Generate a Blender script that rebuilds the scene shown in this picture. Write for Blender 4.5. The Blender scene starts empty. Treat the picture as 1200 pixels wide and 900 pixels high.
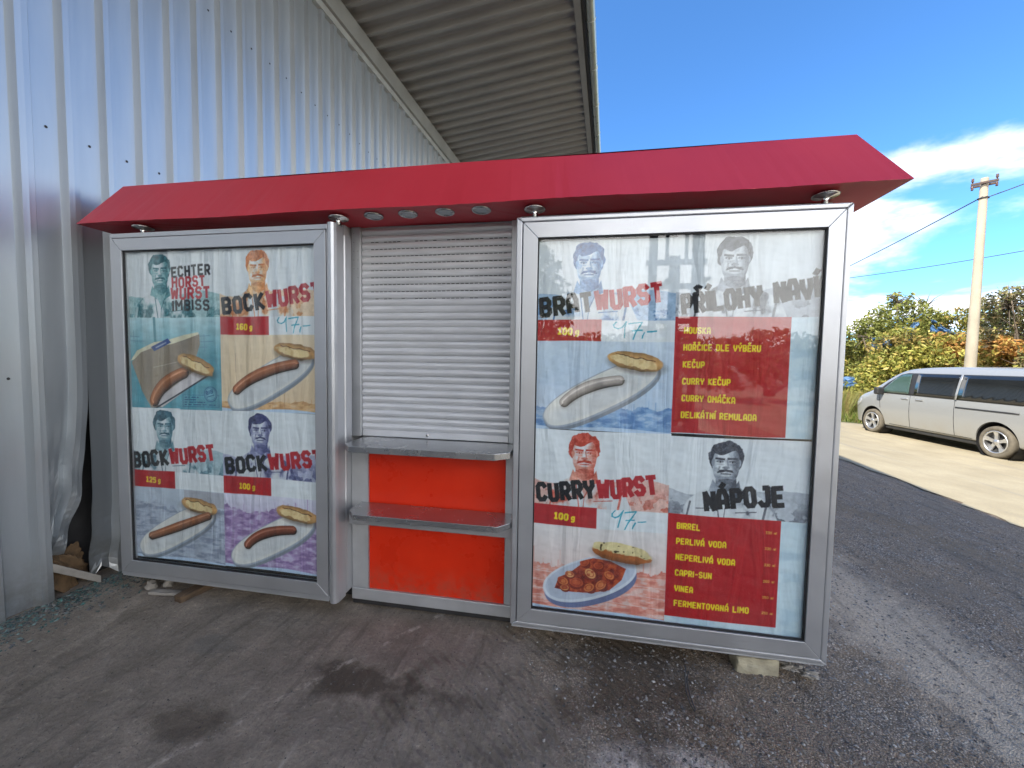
import bpy, bmesh, math, random
import numpy as np
from mathutils import Vector, Matrix
from mathutils.bvhtree import BVHTree
random.seed(7)
S = bpy.context.scene
COL = S.collection
R = math.radians
# ---------------------------------------------------------------- helpers
def link(o, parent=None):
    COL.objects.link(o)
    if parent is not None: o.parent = parent
    return o
def tag(o, label=None, cat=None, group=None, kind=None):
    if label: o['label'] = label
    if cat: o['category'] = cat
    if group: o['group'] = group
    if kind: o['kind'] = kind
    return o
def empty(name, loc=(0, 0, 0), rz=0.0):
    o = bpy.data.objects.new(name, None); o.location = loc; o.rotation_euler = (0, 0, rz); o.empty_display_size = 0.2
    return link(o)
def gz(x):
    t = min(max((x-1.2)/6.0, 0.0), 1.0); return -0.37*t
class MB:
    def __init__(s): s.v = []; s.f = []; s.sm = []
    def add(s, vs, fs, smooth=False):
        n = len(s.v); s.v += [tuple(p) for p in vs]; s.f += [tuple(i+n for i in f) for f in fs]; s.sm += [smooth]*len(fs)
    def box(s, x0, x1, y0, y1, z0, z1):
        s.add([(x0,y0,z0),(x1,y0,z0),(x1,y1,z0),(x0,y1,z0),(x0,y0,z1),(x1,y0,z1),(x1,y1,z1),(x0,y1,z1)],
              [(0,3,2,1),(4,5,6,7),(0,1,5,4),(1,2,6,5),(2,3,7,6),(3,0,4,7)])
    def prism(s, pts, y0, y1):
        # polygon in (x, z), counter-clockwise seen from -Y, extruded along Y
        n = len(pts); s.add([(x, y0, z) for x, z in pts]+[(x, y1, z) for x, z in pts],
              [tuple(range(n)), tuple(range(2*n-1, n-1, -1))]+[(i, i+n, (i+1) % n+n, (i+1) % n) for i in range(n)])
    def prismz(s, pts, z0, z1):
        n = len(pts); s.add([(x, y, z0) for x, y in pts]+[(x, y, z1) for x, y in pts],
              [tuple(range(n-1, -1, -1)), tuple(range(n, 2*n))]+[(i, (i+1) % n, (i+1) % n+n, i+n) for i in range(n)])
    def ring(s, ox0, ox1, oz0, oz1, ix0, ix1, iz0, iz1, y0, y1, gap=0.0006):
        g = gap
        s.prism([(ox0+g, oz0), (ox1-g, oz0), (ix1-g, iz0), (ix0+g, iz0)], y0, y1)
        s.prism([(ox1-g, oz1), (ox0+g, oz1), (ix0+g, iz1), (ix1-g, iz1)], y0, y1)
        s.prism([(ox0, oz1-g), (ox0, oz0+g), (ix0, iz0+g), (ix0, iz1-g)], y0, y1)
        s.prism([(ox1, oz0+g), (ox1, oz1-g), (ix1, iz1-g), (ix1, iz0+g)], y0, y1)
    def tube(s, pts, r, n=8, r2=None, cap=True):
        P = [Vector(p) for p in pts]; m = len(P); rings = []; up = None
        for i, p in enumerate(P):
            d = (P[min(i+1, m-1)]-P[max(i-1, 0)]).normalized()
            a = d.cross(Vector((0, 0, 1)) if abs(d.z) < .95 else Vector((1, 0, 0))).normalized()
            if up is not None:
                a = (up-d*up.dot(d)).normalized()
            up = a; b = d.cross(a); q = r if r2 is None else r+(r2-r)*i/(m-1)
            rings.append([p+(a*math.cos(2*math.pi*k/n)+b*math.sin(2*math.pi*k/n))*q for k in range(n)])
        vs = [v for rr in rings for v in rr]
        fs = [(i*n+k, i*n+(k+1) % n, (i+1)*n+(k+1) % n, (i+1)*n+k) for i in range(m-1) for k in range(n)]
        if cap: fs += [tuple(range(n-1, -1, -1)), tuple(range((m-1)*n, m*n))]
        s.add(vs, fs, True)
    def lathe(s, prof, c, axis='z', n=24):
        vs = []; m = len(prof)
        for r, h in prof:
            for k in range(n):
                a = 2*math.pi*k/n; x, y = r*math.cos(a), r*math.sin(a)
                vs.append((c[0]+x, c[1]+y, c[2]+h) if axis == 'z' else ((c[0]+x, c[1]+h, c[2]+y) if axis == 'y' else (c[0]+h, c[1]+x, c[2]+y)))
        fs = [(i*n+k, i*n+(k+1) % n, (i+1)*n+(k+1) % n, (i+1)*n+k) for i in range(m-1) for k in range(n)]
        s.add(vs, fs, True)
    def build(s, name, mat, parent=None, bevel=0, seg=2, recalc=True, local=False, solid=0, auto=None):
        me = bpy.data.meshes.new(name); me.from_pydata(s.v, [], s.f); me.update()
        me.polygons.foreach_set('use_smooth', s.sm)
        if recalc:
            bm = bmesh.new(); bm.from_mesh(me); bmesh.ops.recalc_face_normals(bm, faces=bm.faces)
            bm.to_mesh(me); bm.free()
        return place(name, me, mat, parent, bevel, seg, local, solid)
def rootloc(p):
    L = Vector((0, 0, 0))
    while p is not None: L += p.location; p = p.parent
    return L
def place(name, me, mat, parent=None, bevel=0, seg=2, local=False, solid=0):
    if parent is not None and not local: me.transform(Matrix.Translation(-rootloc(parent)))
    me.materials.append(mat); o = bpy.data.objects.new(name, me); link(o, parent)
    if solid: m = o.modifiers.new('Solidify', 'SOLIDIFY'); m.thickness = solid; m.offset = -1
    if bevel:
        m = o.modifiers.new('Bevel', 'BEVEL'); m.width = bevel; m.segments = seg; m.limit_method = 'ANGLE'; m.angle_limit = R(35); m.harden_normals = False
    return o
def grid_mesh(name, P, smooth=True, colors=None):
    ny, nx, _ = P.shape; me = bpy.data.meshes.new(name); nv = nx*ny; nf = (nx-1)*(ny-1)
    idx = np.arange(nv).reshape(ny, nx); q = np.stack([idx[:-1, :-1], idx[:-1, 1:], idx[1:, 1:], idx[1:, :-1]], -1).reshape(-1)
    me.vertices.add(nv); me.vertices.foreach_set('co', P.reshape(-1).astype(np.float32))
    me.loops.add(nf*4); me.loops.foreach_set('vertex_index', q.astype(np.int32))
    me.polygons.add(nf); me.polygons.foreach_set('loop_start', (np.arange(nf)*4).astype(np.int32)); me.polygons.foreach_set('loop_total', np.full(nf, 4, np.int32))
    me.update(calc_edges=True); me.polygons.foreach_set('use_smooth', np.full(nf, smooth))
    if colors is not None: set_col(me, colors.reshape(-1, 3))
    return me
def set_col(me, C, name='ink'):
    a = me.color_attributes.new(name, 'FLOAT_COLOR', 'POINT'); a.data.foreach_set('color', np.concatenate([C, np.ones((len(C), 1))], 1).astype(np.float32).reshape(-1))
def soup_mesh(name, V, F, C=None, smooth=False):
    me = bpy.data.meshes.new(name); nf, k = F.shape
    me.vertices.add(len(V)); me.vertices.foreach_set('co', V.astype(np.float32).reshape(-1))
    me.loops.add(nf*k); me.loops.foreach_set('vertex_index', F.astype(np.int32).reshape(-1))
    me.polygons.add(nf); me.polygons.foreach_set('loop_start', (np.arange(nf)*k).astype(np.int32)); me.polygons.foreach_set('loop_total', np.full(nf, k, np.int32))
    me.update(calc_edges=True); me.polygons.foreach_set('use_smooth', np.full(nf, smooth))
    if C is not None: set_col(me, C)
    return me
# ---------------------------------------------------------------- materials
class Mat:
    def __init__(s, name):
        s.m = bpy.data.materials.new(name); s.m.use_nodes = True; s.t = s.m.node_tree; s.n = s.t.nodes; s.L = s.t.links
        s.b = s.n['Principled BSDF']; s.out = s.n['Material Output']
    def N(s, ty, **k):
        n = s.n.new(ty)
        for a, b in k.items():
            if hasattr(n, a): setattr(n, a, b)
            else: n.inputs[a].default_value = b
        return n
    def l(s, a, b): s.L.new(a, b)
    def co(s, scale=(1, 1, 1)):
        t = s.N('ShaderNodeTexCoord'); m = s.N('ShaderNodeMapping'); m.inputs['Scale'].default_value = scale; s.l(t.outputs['Object'], m.inputs[0]); return m.outputs[0]
    def noise(s, vec, scale, detail=4, rough=.55, dist=0):
        n = s.N('ShaderNodeTexNoise', Scale=scale, Detail=detail, Roughness=rough, Distortion=dist); s.l(vec, n.inputs['Vector']); return n.outputs['Fac']
    def ramp(s, fac, stops):
        r = s.N('ShaderNodeValToRGB'); e = r.color_ramp.elements
        while len(e) < len(stops): e.new(.5)
        for el, (p, c) in zip(e, stops): el.position = p; el.color = (*c, 1) if len(c) == 3 else (c[0],)*3+(1,)
        s.l(fac, r.inputs[0]); return r.outputs[0]
    def mixc(s, fac, a, b, mode='MIX'):
        m = s.N('ShaderNodeMix', data_type='RGBA', blend_type=mode)
        for v, i in ((fac, 0), (a, 6), (b, 7)):
            if isinstance(v, (int, float)): m.inputs[i].default_value = v
            elif isinstance(v, tuple): m.inputs[i].default_value = (*v, 1)
            else: s.l(v, m.inputs[i])
        return m.outputs[2]
    def math(s, op, a, b=0.0, clamp=False):
        m = s.N('ShaderNodeMath', operation=op); m.use_clamp = clamp
        for v, i in ((a, 0), (b, 1)):
            if isinstance(v, (int, float)): m.inputs[i].default_value = v
            else: s.l(v, m.inputs[i])
        return m.outputs[0]
    def bump(s, h, strength=.3, dist=.01, prev=None):
        b = s.N('ShaderNodeBump', Strength=strength, Distance=dist); s.l(h, b.inputs['Height'])
        if prev is not None: s.l(prev, b.inputs['Normal'])
        return b.outputs[0]
    def set(s, col=None, rough=None, metal=None, normal=None, **k):
        for v, i in ((col, 'Base Color'), (rough, 'Roughness'), (metal, 'Metallic'), (normal, 'Normal')):
            if v is None: continue
            if isinstance(v, (int, float)): s.b.inputs[i].default_value = v
            elif isinstance(v, tuple): s.b.inputs[i].default_value = (*v, 1)
            else: s.l(v, s.b.inputs[i])
        for a, b in k.items(): s.b.inputs[a.replace('_', ' ')].default_value = b
        return s.m
def simple(name, col, rough=.5, metal=0.0, var=.12, scale=8, bump=0.0, bscale=60, stretch=(1, 1, 1), **k):
    m = Mat(name); v = m.co(stretch); n = m.noise(v, scale, 5)
    d = tuple(c*(1-var) for c in col); e = tuple(min(1, c*(1+var)) for c in col)
    c = m.ramp(n, [(.3, d), (.7, e)]); r = m.ramp(n, [(.3, (rough*.85,)), (.7, (min(1, rough*1.15),))])
    nb = m.bump(m.noise(v, bscale, 4), bump, .004) if bump else None
    return m.set(c, r, metal, nb, **k)
M = {}
M['alu'] = simple('anodised_aluminium', (.50, .515, .54), .38, .72, .05, 5, .10, 300, (1, 1, 1))
M['alu_dull'] = simple('matt_aluminium_rail', (.50, .515, .53), .5, .6, .10, 7, .15, 120)
M['steel'] = simple('stainless_shelf', (.45, .46, .47), .26, .9, .12, 6, .10, 200)
M['chrome'] = simple('bright_steel', (.60, .60, .58), .16, 1.0, .05, 20)
M['black'] = simple('black_rubber', (.012, .012, .013), .6, 0, .2, 10)
M['groove'] = simple('shadow_gap_black', (.006, .006, .007), .8, 0, .2, 10)
M['red_panel'] = simple('red_gloss_panel', (.70, .032, .006), .30, 0, .10, 1.4, .10, 3, Specular_IOR_Level=.4)
M['lens'] = simple('frosted_lamp_lens', (.42, .47, .50), .35, 0, .1, 30)
M['shutter'] = simple('silver_shutter_paint', (.63, .64, .66), .38, .35, .07, 6, .08, 60, (1, 1, 6))
M['body'] = simple('grey_white_body_panel', (.55, .56, .57), .45, 0, .06, 3)
M['concrete'] = simple('concrete_pole', (.33, .29, .22), .9, 0, .18, 3, .35, 30, (1, 1, .4))
M['block'] = simple('pale_concrete_block', (.36, .33, .24), .95, 0, .3, 14, .9, 90)
M['wood'] = simple('weathered_timber', (.10, .065, .038), .85, 0, .4, 6, .6, 40, (8, 1, 8))
M['foam'] = simple('yellowed_foam_insulation', (.13, .08, .04), .95, 0, .4, 14, 1.0, 30)
M['pale_scrap'] = simple('pale_plaster_scrap', (.27, .25, .22), .85, 0, .2, 20, .5, 60)
M['rust'] = simple('rusty_iron', (.09, .065, .055), .8, .3, .3, 20, .4, 60)
M['porcelain'] = simple('brown_porcelain', (.07, .03, .022), .25, 0, .2, 20)
M['wire'] = simple('dark_cable', (.05, .05, .05), .6, 0, .1, 5)
M['tyre'] = simple('dusty_tyre', (.12, .105, .08), .9, 0, .25, 12, .5, 60)
M['rim'] = simple('alloy_rim', (.62, .62, .62), .3, .8, .08, 10)
M['van_glass'] = simple('tinted_van_glass', (.012, .014, .016), .04, 0, .1, 2, Specular_IOR_Level=.8)
M['clear_glass'] = simple('green_van_glass', (.05, .09, .08), .03, 0, .1, 2, Specular_IOR_Level=1.0)
M['trim'] = simple('black_plastic_trim', (.025, .026, .028), .5, 0, .1, 8)
M['lamp_glass'] = simple('clear_headlamp', (.50, .52, .54), .12, .4, .1, 8)
M['lamp_red'] = simple('red_tail_lamp', (.45, .02, .015), .15, 0, .1, 8)
M['bark'] = simple('shrub_bark', (.12, .095, .07), .9, 0, .3, 10, .6, 30, (1, 1, .3))
M['yellow'] = simple('yellow_machine_paint', (.60, .33, .03), .45, 0, .12, 5)
M['dark_steel'] = simple('dark_greasy_steel', (.05, .05, .052), .5, .5, .2, 8)
M['tarp'] = simple('blue_tarpaulin', (.05, .12, .24), .55, 0, .25, 5, .5, 12)

def mk_vancol():
    m = Mat('silver_van_paint'); v = m.co(); n = m.noise(v, 3, 5); tc = m.N('ShaderNodeTexCoord'); sp = m.N('ShaderNodeSeparateXYZ'); m.l(tc.outputs['Object'], sp.inputs[0])
    low = m.math('MULTIPLY', m.ramp(sp.outputs[2], [(.25, (1,)), (.75, (0,))]), m.ramp(n, [(.35, (.2,)), (.65, (1,))]))
    c = m.mixc(m.math('MULTIPLY', low, .55), (.35, .36, .36), (.33, .29, .21)); m.set(c, m.mixc(low, (.3, .3, .3), (.7, .7, .7)), .35)
    m.b.inputs['Coat Weight'].default_value = .5; m.b.inputs['Coat Roughness'].default_value = .08; return m.m
M['van'] = mk_vancol()
def mk_redpanel():
    m = Mat('red_gloss_panel'); v = m.co(); n = m.noise(v, 3, 6, .65); sc = m.noise(m.co((1, 1, 14)), 9, 5, .7); tc = m.N('ShaderNodeTexCoord'); sp = m.N('ShaderNodeSeparateXYZ'); m.l(tc.outputs['Object'], sp.inputs[0])
    low = m.math('MULTIPLY', m.ramp(sp.outputs[2], [(.10, (1,)), (.30, (0,))]), m.ramp(m.noise(v, 17, 6, .7), [(.4, (0,)), (.65, (1,))]))
    c = m.ramp(n, [(.3, (.60, .022, .004)), (.7, (.70, .032, .006))]); c = m.mixc(m.math('MULTIPLY', low, .55), c, (.22, .12, .08)); c = m.mixc(m.ramp(sc, [(.66, (0,)), (.76, (.35,))]), c, (.45, .16, .10))
    m.set(c, m.ramp(n, [(.3, (.24,)), (.7, (.38,))]), 0, m.bump(m.noise(v, 3, 2), .10, .02), Specular_IOR_Level=.4); return m.m
M['red_panel'] = mk_redpanel()
def mk_canopy():
    m = Mat('red_canopy_laminate'); v = m.co(); n = m.noise(v, 2.2, 5); f = m.noise(v, 420, 2)
    c = m.mixc(m.ramp(n, [(.3, (0,)), (.75, (1,))]), (.47, .026, .042), (.53, .034, .052)); c = m.mixc(m.ramp(m.noise(v, 26, 6, .7), [(.66, (0,)), (.8, (.25,))]), c, (.55, .20, .18))
    nb = m.bump(m.noise(v, 3, 2), .25, .02, m.bump(f, .12, .001)); m.set(c, m.ramp(n, [(.3, (.36,)), (.7, (.5,))]), 0, nb); return m.m
M['canopy'] = mk_canopy()
def mk_poster():
    m = Mat('printed_poster_paper'); a = m.N('ShaderNodeVertexColor', layer_name='ink'); v = m.co()
    w = m.noise(m.co((6, 1, 1.1)), 1.4, 3, .5, .6); w2 = m.noise(m.co((3, 1, 5)), 2.0, 2)
    h = m.math('ADD', w, m.math('MULTIPLY', w2, .4)); g = m.mixc(.07, a.outputs[0], m.ramp(m.noise(v, 160, 3), [(.3, (.0,)), (.7, (1,))]))
    m.set(a.outputs[0], .5, 0, m.bump(h, .60, .06), Specular_IOR_Level=.3); return m.m
M['poster'] = mk_poster()
def mk_glass():
    m = Mat('display_case_glass'); m.n.remove(m.b); tr = m.N('ShaderNodeBsdfTransparent'); tr.inputs[0].default_value = (.97, .985, .98, 1); gl = m.N('ShaderNodeBsdfGlossy'); gl.inputs['Roughness'].default_value = .01
    lw = m.N('ShaderNodeLayerWeight', Blend=.5); df = m.N('ShaderNodeBsdfDiffuse'); df.inputs[0].default_value = (.55, .58, .6, 1)
    f2 = m.math('ADD', m.math('MULTIPLY', m.math('POWER', lw.outputs['Facing'], 5.0), .9), .055, True); mx = m.N('ShaderNodeMixShader'); m.l(f2, mx.inputs[0]); m.l(tr.outputs[0], mx.inputs[1]); m.l(gl.outputs[0], mx.inputs[2])
    v = m.co(); d = m.ramp(m.noise(v, 4, 7, .7), [(.45, (.004,)), (.8, (.03,))]); m2 = m.N('ShaderNodeMixShader'); m.l(d, m2.inputs[0]); m.l(mx.outputs[0], m2.inputs[1]); m.l(df.outputs[0], m2.inputs[2])
    m.l(m2.outputs[0], m.out.inputs[0]); return m.m
M['glass'] = mk_glass()
def mk_wall():
    m = Mat('galvanised_cladding'); v = m.co((1, 1, .12)); n = m.noise(v, 9, 6, .6); n2 = m.noise(m.co(), 1.2, 3); tc = m.N('ShaderNodeTexCoord'); sp = m.N('ShaderNodeSeparateXYZ'); m.l(tc.outputs['Object'], sp.inputs[0])
    c = m.ramp(n, [(.3, (.44, .475, .50)), (.7, (.49, .525, .55))]); dirt = m.math('MULTIPLY', m.ramp(sp.outputs[2], [(.0, (1,)), (.35, (0,))]), m.ramp(m.noise(m.co(), 11, 6, .7), [(.35, (0,)), (.6, (1,))]))
    c = m.mixc(m.math('MULTIPLY', dirt, .6), c, (.22, .20, .17)); c = m.mixc(m.ramp(m.noise(m.co(), 34, 6, .75), [(.68, (0,)), (.78, (.3,))]), c, (.34, .34, .33))
    m.set(c, m.ramp(n, [(.3, (.33,)), (.7, (.38,))]), .72, m.bump(n2, .12, .03)); return m.m
M['wall'] = mk_wall()
M['soffit'] = simple('soffit_cladding', (.35, .345, .325), .42, .35, .10, 4, .1, 60, (.3, 1, 1))
M['trim_metal'] = simple('galvanised_trim', (.52, .52, .49), .45, .5, .1, 6)
M['gutter'] = simple('painted_gutter', (.42, .44, .40), .3, .5, .1, 6)
def mk_ground():
    m = Mat('yard_ground'); tc = m.N('ShaderNodeTexCoord'); P = tc.outputs['Object']; sp = m.N('ShaderNodeSeparateXYZ'); m.l(P, sp.inputs[0]); X, Y = sp.outputs[0], sp.outputs[1]
    big = m.noise(P, .9, 5, .6); mid = m.noise(P, 5, 7, .65); fine = m.noise(P, 60, 6, .7); vf = m.noise(P, 260, 3, .6)
    # compacted dirty hardstanding
    c = m.ramp(mid, [(.25, (0.172, 0.142, 0.110)), (.5, (0.290, 0.247, 0.198)), (.75, (0.427, 0.357, 0.285))])
    c = m.mixc(m.ramp(fine, [(.35, (.55,)), (.7, (0,))]), c, (0.157, 0.130, 0.102)); c = m.mixc(m.ramp(fine, [(.62, (0,)), (.75, (.6,))]), c, (0.684, 0.590, 0.467))
    def blob(x, y, rx, ry, s=1.0, k=.8):
        a = m.math('DIVIDE', m.math('SUBTRACT', X, x), rx); b = m.math('DIVIDE', m.math('SUBTRACT', Y, y), ry)
        d = m.math('SQRT', m.math('ADD', m.math('MULTIPLY', a, a), m.math('MULTIPLY', b, b))); d = m.math('ADD', d, m.math('MULTIPLY', m.math('SUBTRACT', mid, .5), 1.6*k))
        return m.math('MULTIPLY', m.ramp(d, [(.55, (1,)), (1.0, (0,))]), s)
    def line(x0, y0, x1, y1, w, s=1.0, wob=.25):
        L = math.hypot(x1-x0, y1-y0); nx, ny = -(y1-y0)/L, (x1-x0)/L
        d = m.math('ADD', m.math('MULTIPLY', m.math('SUBTRACT', X, x0), nx), m.math('MULTIPLY', m.math('SUBTRACT', Y, y0), ny)); d = m.math('ADD', d, m.math('MULTIPLY', m.math('SUBTRACT', mid, .5), wob))
        return m.math('MULTIPLY', m.ramp(m.math('DIVIDE', m.math('ABSOLUTE', d), w), [(.4, (1,)), (1., (0,))]), s)
    # gravel zone to the right
    gm = m.math('ADD', m.math('ADD', m.math('MULTIPLY', X, .9), m.math('MULTIPLY', Y, .35)), m.math('MULTIPLY', m.math('SUBTRACT', big, .5), 1.3))
    gmask = m.ramp(m.math('SUBTRACT', m.math('ADD', gm, m.math('MULTIPLY', m.math('SUBTRACT', m.noise(P, 7, 6, .75), .5), 1.1)), .38), [(0., (0,)), (.6, (1,))])
    vo = m.N('ShaderNodeTexVoronoi', Scale=135.0); m.l(P, vo.inputs['Vector']); vr = m.N('ShaderNodeRGBToBW'); m.l(vo.outputs['Color'], vr.inputs[0])
    gc = m.ramp(vr.outputs[0], [(.15, (0.158, 0.131, 0.108)), (.5, (0.366, 0.305, 0.249)), (.75, (0.592, 0.484, 0.375)), (.95, (1.063, 0.930, 0.778))])
    gc = m.mixc(m.ramp(vo.outputs['Distance'], [(.35, (0,)), (.62, (.8,))]), gc, (0.122, 0.090, 0.063))
    gc = m.mixc(m.ramp(mid, [(.4, (.55,)), (.65, (0,))]), gc, (0.295, 0.208, 0.128))
    c = m.mixc(gmask, c, gc)
    c = m.mixc(m.math('MULTIPLY', m.ramp(m.noise(P, 1.7, 5, .65), [(.46, (0,)), (.60, (.75,))]), gmask), c, m.ramp(fine, [(.3, (0.180, 0.138, 0.100)), (.7, (0.324, 0.260, 0.194))]))
    # the dusty wheel track, oil stains and pale dust
    c = m.mixc(line(1.72, 3.9, 2.02, 1.5, .46, .80, .8), c, m.ramp(fine, [(.3, (0.427, 0.340, 0.245)), (.7, (0.769, 0.615, 0.456))]))
    c = m.mixc(line(2.0, 7.2, 4.6, 2.2, .30, .5, .7), c, (0.242, 0.181, 0.117))
    c = m.mixc(blob(.34, 1.50, .34, .13, .75), c, m.ramp(fine, [(.3, (0.485, 0.427, 0.372)), (.7, (0.856, 0.755, 0.657))]))
    c = m.mixc(blob(-.93, 1.66, .36, .12, .8, 1.6), c, (0.085, 0.066, 0.047)); c = m.mixc(blob(-1.58, 1.33, .26, .10, .6, 1.1), c, (0.085, 0.066, 0.047))
    c = m.mixc(blob(.28, 1.98, .38, .48, .85, 1.4), c, (0.109, 0.082, 0.059)); c = m.mixc(blob(-1.88, 1.75, .16, .09, .45, 1.0), c, (0.143, 0.139, 0.127))
    c = m.mixc(m.math('MULTIPLY', line(-1.415, 1.313, -.24, 3.03, .020, .55, .06), m.ramp(m.noise(P, 11, 6, .7), [(.48, (0,)), (.60, (1,))])), c, (0.628, 0.554, 0.467)); c = m.mixc(line(-2.4, 1.1, -2.75, 2.2, .03, .22, .3), c, (0.485, 0.416, 0.339))
    # dragged streaks and scuffs of dirt, running away from the viewer
    mp = m.N('ShaderNodeMapping'); mp.inputs['Rotation'].default_value = (0, 0, math.radians(28)); mp.inputs['Scale'].default_value = (9, .9, 1); m.l(P, mp.inputs[0]); sk = m.noise(mp.outputs[0], 1.6, 6, .7)
    c = m.mixc(m.math('MULTIPLY', m.ramp(sk, [(.30, (.75,)), (.48, (0,))]), .8), c, (0.091, 0.079, 0.064)); c = m.mixc(m.math('MULTIPLY', m.ramp(sk, [(.58, (0,)), (.74, (.6,))]), m.ramp(mid, [(.4, (0,)), (.6, (1,))])), c, (0.456, 0.410, 0.349))
    sp2 = m.noise(P, 130, 4, .8); c = m.mixc(m.ramp(sp2, [(.30, (.7,)), (.42, (0,))]), c, (0.064, 0.055, 0.048)); c = m.mixc(m.ramp(sp2, [(.66, (0,)), (.76, (.6,))]), c, (0.502, 0.464, 0.418))
    # height: tyre treads, ruts, stones
    tr = m.N('ShaderNodeTexWave', Scale=9.0, Distortion=3.5, Detail=3.0); tr.bands_direction = 'DIAGONAL'; m.l(P, tr.inputs['Vector'])
    tm = m.math('ADD', blob(.25, 1.9, .75, .60, 1., 1.3), blob(-.45, 1.6, .6, .35, .7, 1.3), True)
    h = m.math('ADD', m.math('MULTIPLY', mid, 1.0), m.math('MULTIPLY', m.math('MULTIPLY', tr.outputs['Fac'], tm), .45))
    h2 = m.math('ADD', m.math('MULTIPLY', m.math('SUBTRACT', 1.0, vo.outputs['Distance']), m.math('ADD', m.math('MULTIPLY', gmask, .9), .08)), m.math('MULTIPLY', fine, .8))
    nb = m.bump(h, .8, .035); nb = m.bump(h2, .7, .012, nb); nb = m.bump(vf, .35, .003, nb)
    m.set(c, .92, 0, nb, Specular_IOR_Level=.25); return m.m
M['ground'] = mk_ground()
def mk_road():
    m = Mat('dusty_pale_road'); P = m.co(); mid = m.noise(P, 1.2, 6, .6); f = m.noise(P, 40, 6, .7); tr = m.noise(m.co((3, .15, 1)), 1.6, 4)
    c = m.ramp(mid, [(.3, (.30, .25, .155)), (.7, (.42, .36, .235))]); c = m.mixc(m.ramp(f, [(.4, (.35,)), (.65, (0,))]), c, (.20, .185, .16)); c = m.mixc(m.ramp(tr, [(.55, (0,)), (.7, (.45,))]), c, (.20, .19, .17))
    m.set(c, .95, 0, m.bump(f, .6, .012)); return m.m
M['road'] = mk_road()
def mk_grass():
    m = Mat('verge_soil'); P = m.co(); c = m.ramp(m.noise(P, 2, 6), [(.3, (.045, .065, .018)), (.6, (.10, .12, .035)), (.8, (.16, .14, .07))]); m.set(c, .95, 0, m.bump(m.noise(P, 12, 6), .8, .06)); return m.m
M['verge'] = mk_grass()
def mk_leaf(name, trans=.35):
    m = Mat(name); a = m.N('ShaderNodeVertexColor', layer_name='ink'); m.set(a.outputs[0], .5, 0, None, Specular_IOR_Level=.3); t = m.N('ShaderNodeBsdfTranslucent'); m.l(a.outputs[0], t.inputs[0])
    x = m.N('ShaderNodeMixShader'); x.inputs[0].default_value = trans; m.l(m.b.outputs[0], x.inputs[1]); m.l(t.outputs[0], x.inputs[2]); m.l(x.outputs[0], m.out.inputs[0]); return m.m
M['leaf'] = mk_leaf('leaf')
def mk_attr(name, rough, spec=.4, **k):
    m = Mat(name); a = m.N('ShaderNodeVertexColor', layer_name='ink'); return m.set(a.outputs[0], rough, 0, None, Specular_IOR_Level=spec, **k)
M['stone'] = mk_attr('loose_stone', .9)
M['shard'] = mk_attr('broken_green_glass', .15, .8)
BK_BIAS = .30; BK_GAIN = 1.1; SUN_E = 3.1; SKY_S = .09; EXPO = 1.62; CL_SCALE = 1.1; CL_OFF = (3.2, 1.0, 0); CL_COL = (7.3, 7.2, 7.1)
# ---------------------------------------------------------------- printed posters, painted by arithmetic
PW, PH = 0.675, 0.955
def vnoise(U, V, s, seed, sv=None):
    sv = sv or s
    rng = np.random.RandomState(seed)
    L = rng.rand(64, 64)
    x = U*s+17.3; y = V*sv+9.1
    xi = np.floor(x).astype(int); yi = np.floor(y).astype(int)
    fx = x-xi; fy = y-yi
    fx = fx*fx*(3-2*fx); fy = fy*fy*(3-2*fy)
    g = lambda i, j: L[i % 64, j % 64]
    return (g(xi, yi)*(1-fx)+g(xi+1, yi)*fx)*(1-fy)+(g(xi, yi+1)*(1-fx)+g(xi+1, yi+1)*fx)*fy
def fbm(U, V, s, seed, n=4, sv=None):
    a = 0; w = 0.5; r = 0; sv = sv or s
    for k in range(n):
        r = r+w*vnoise(U, V, s*2**k, seed+k, sv*2**k); a += w; w *= 0.5
    return r/a
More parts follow.
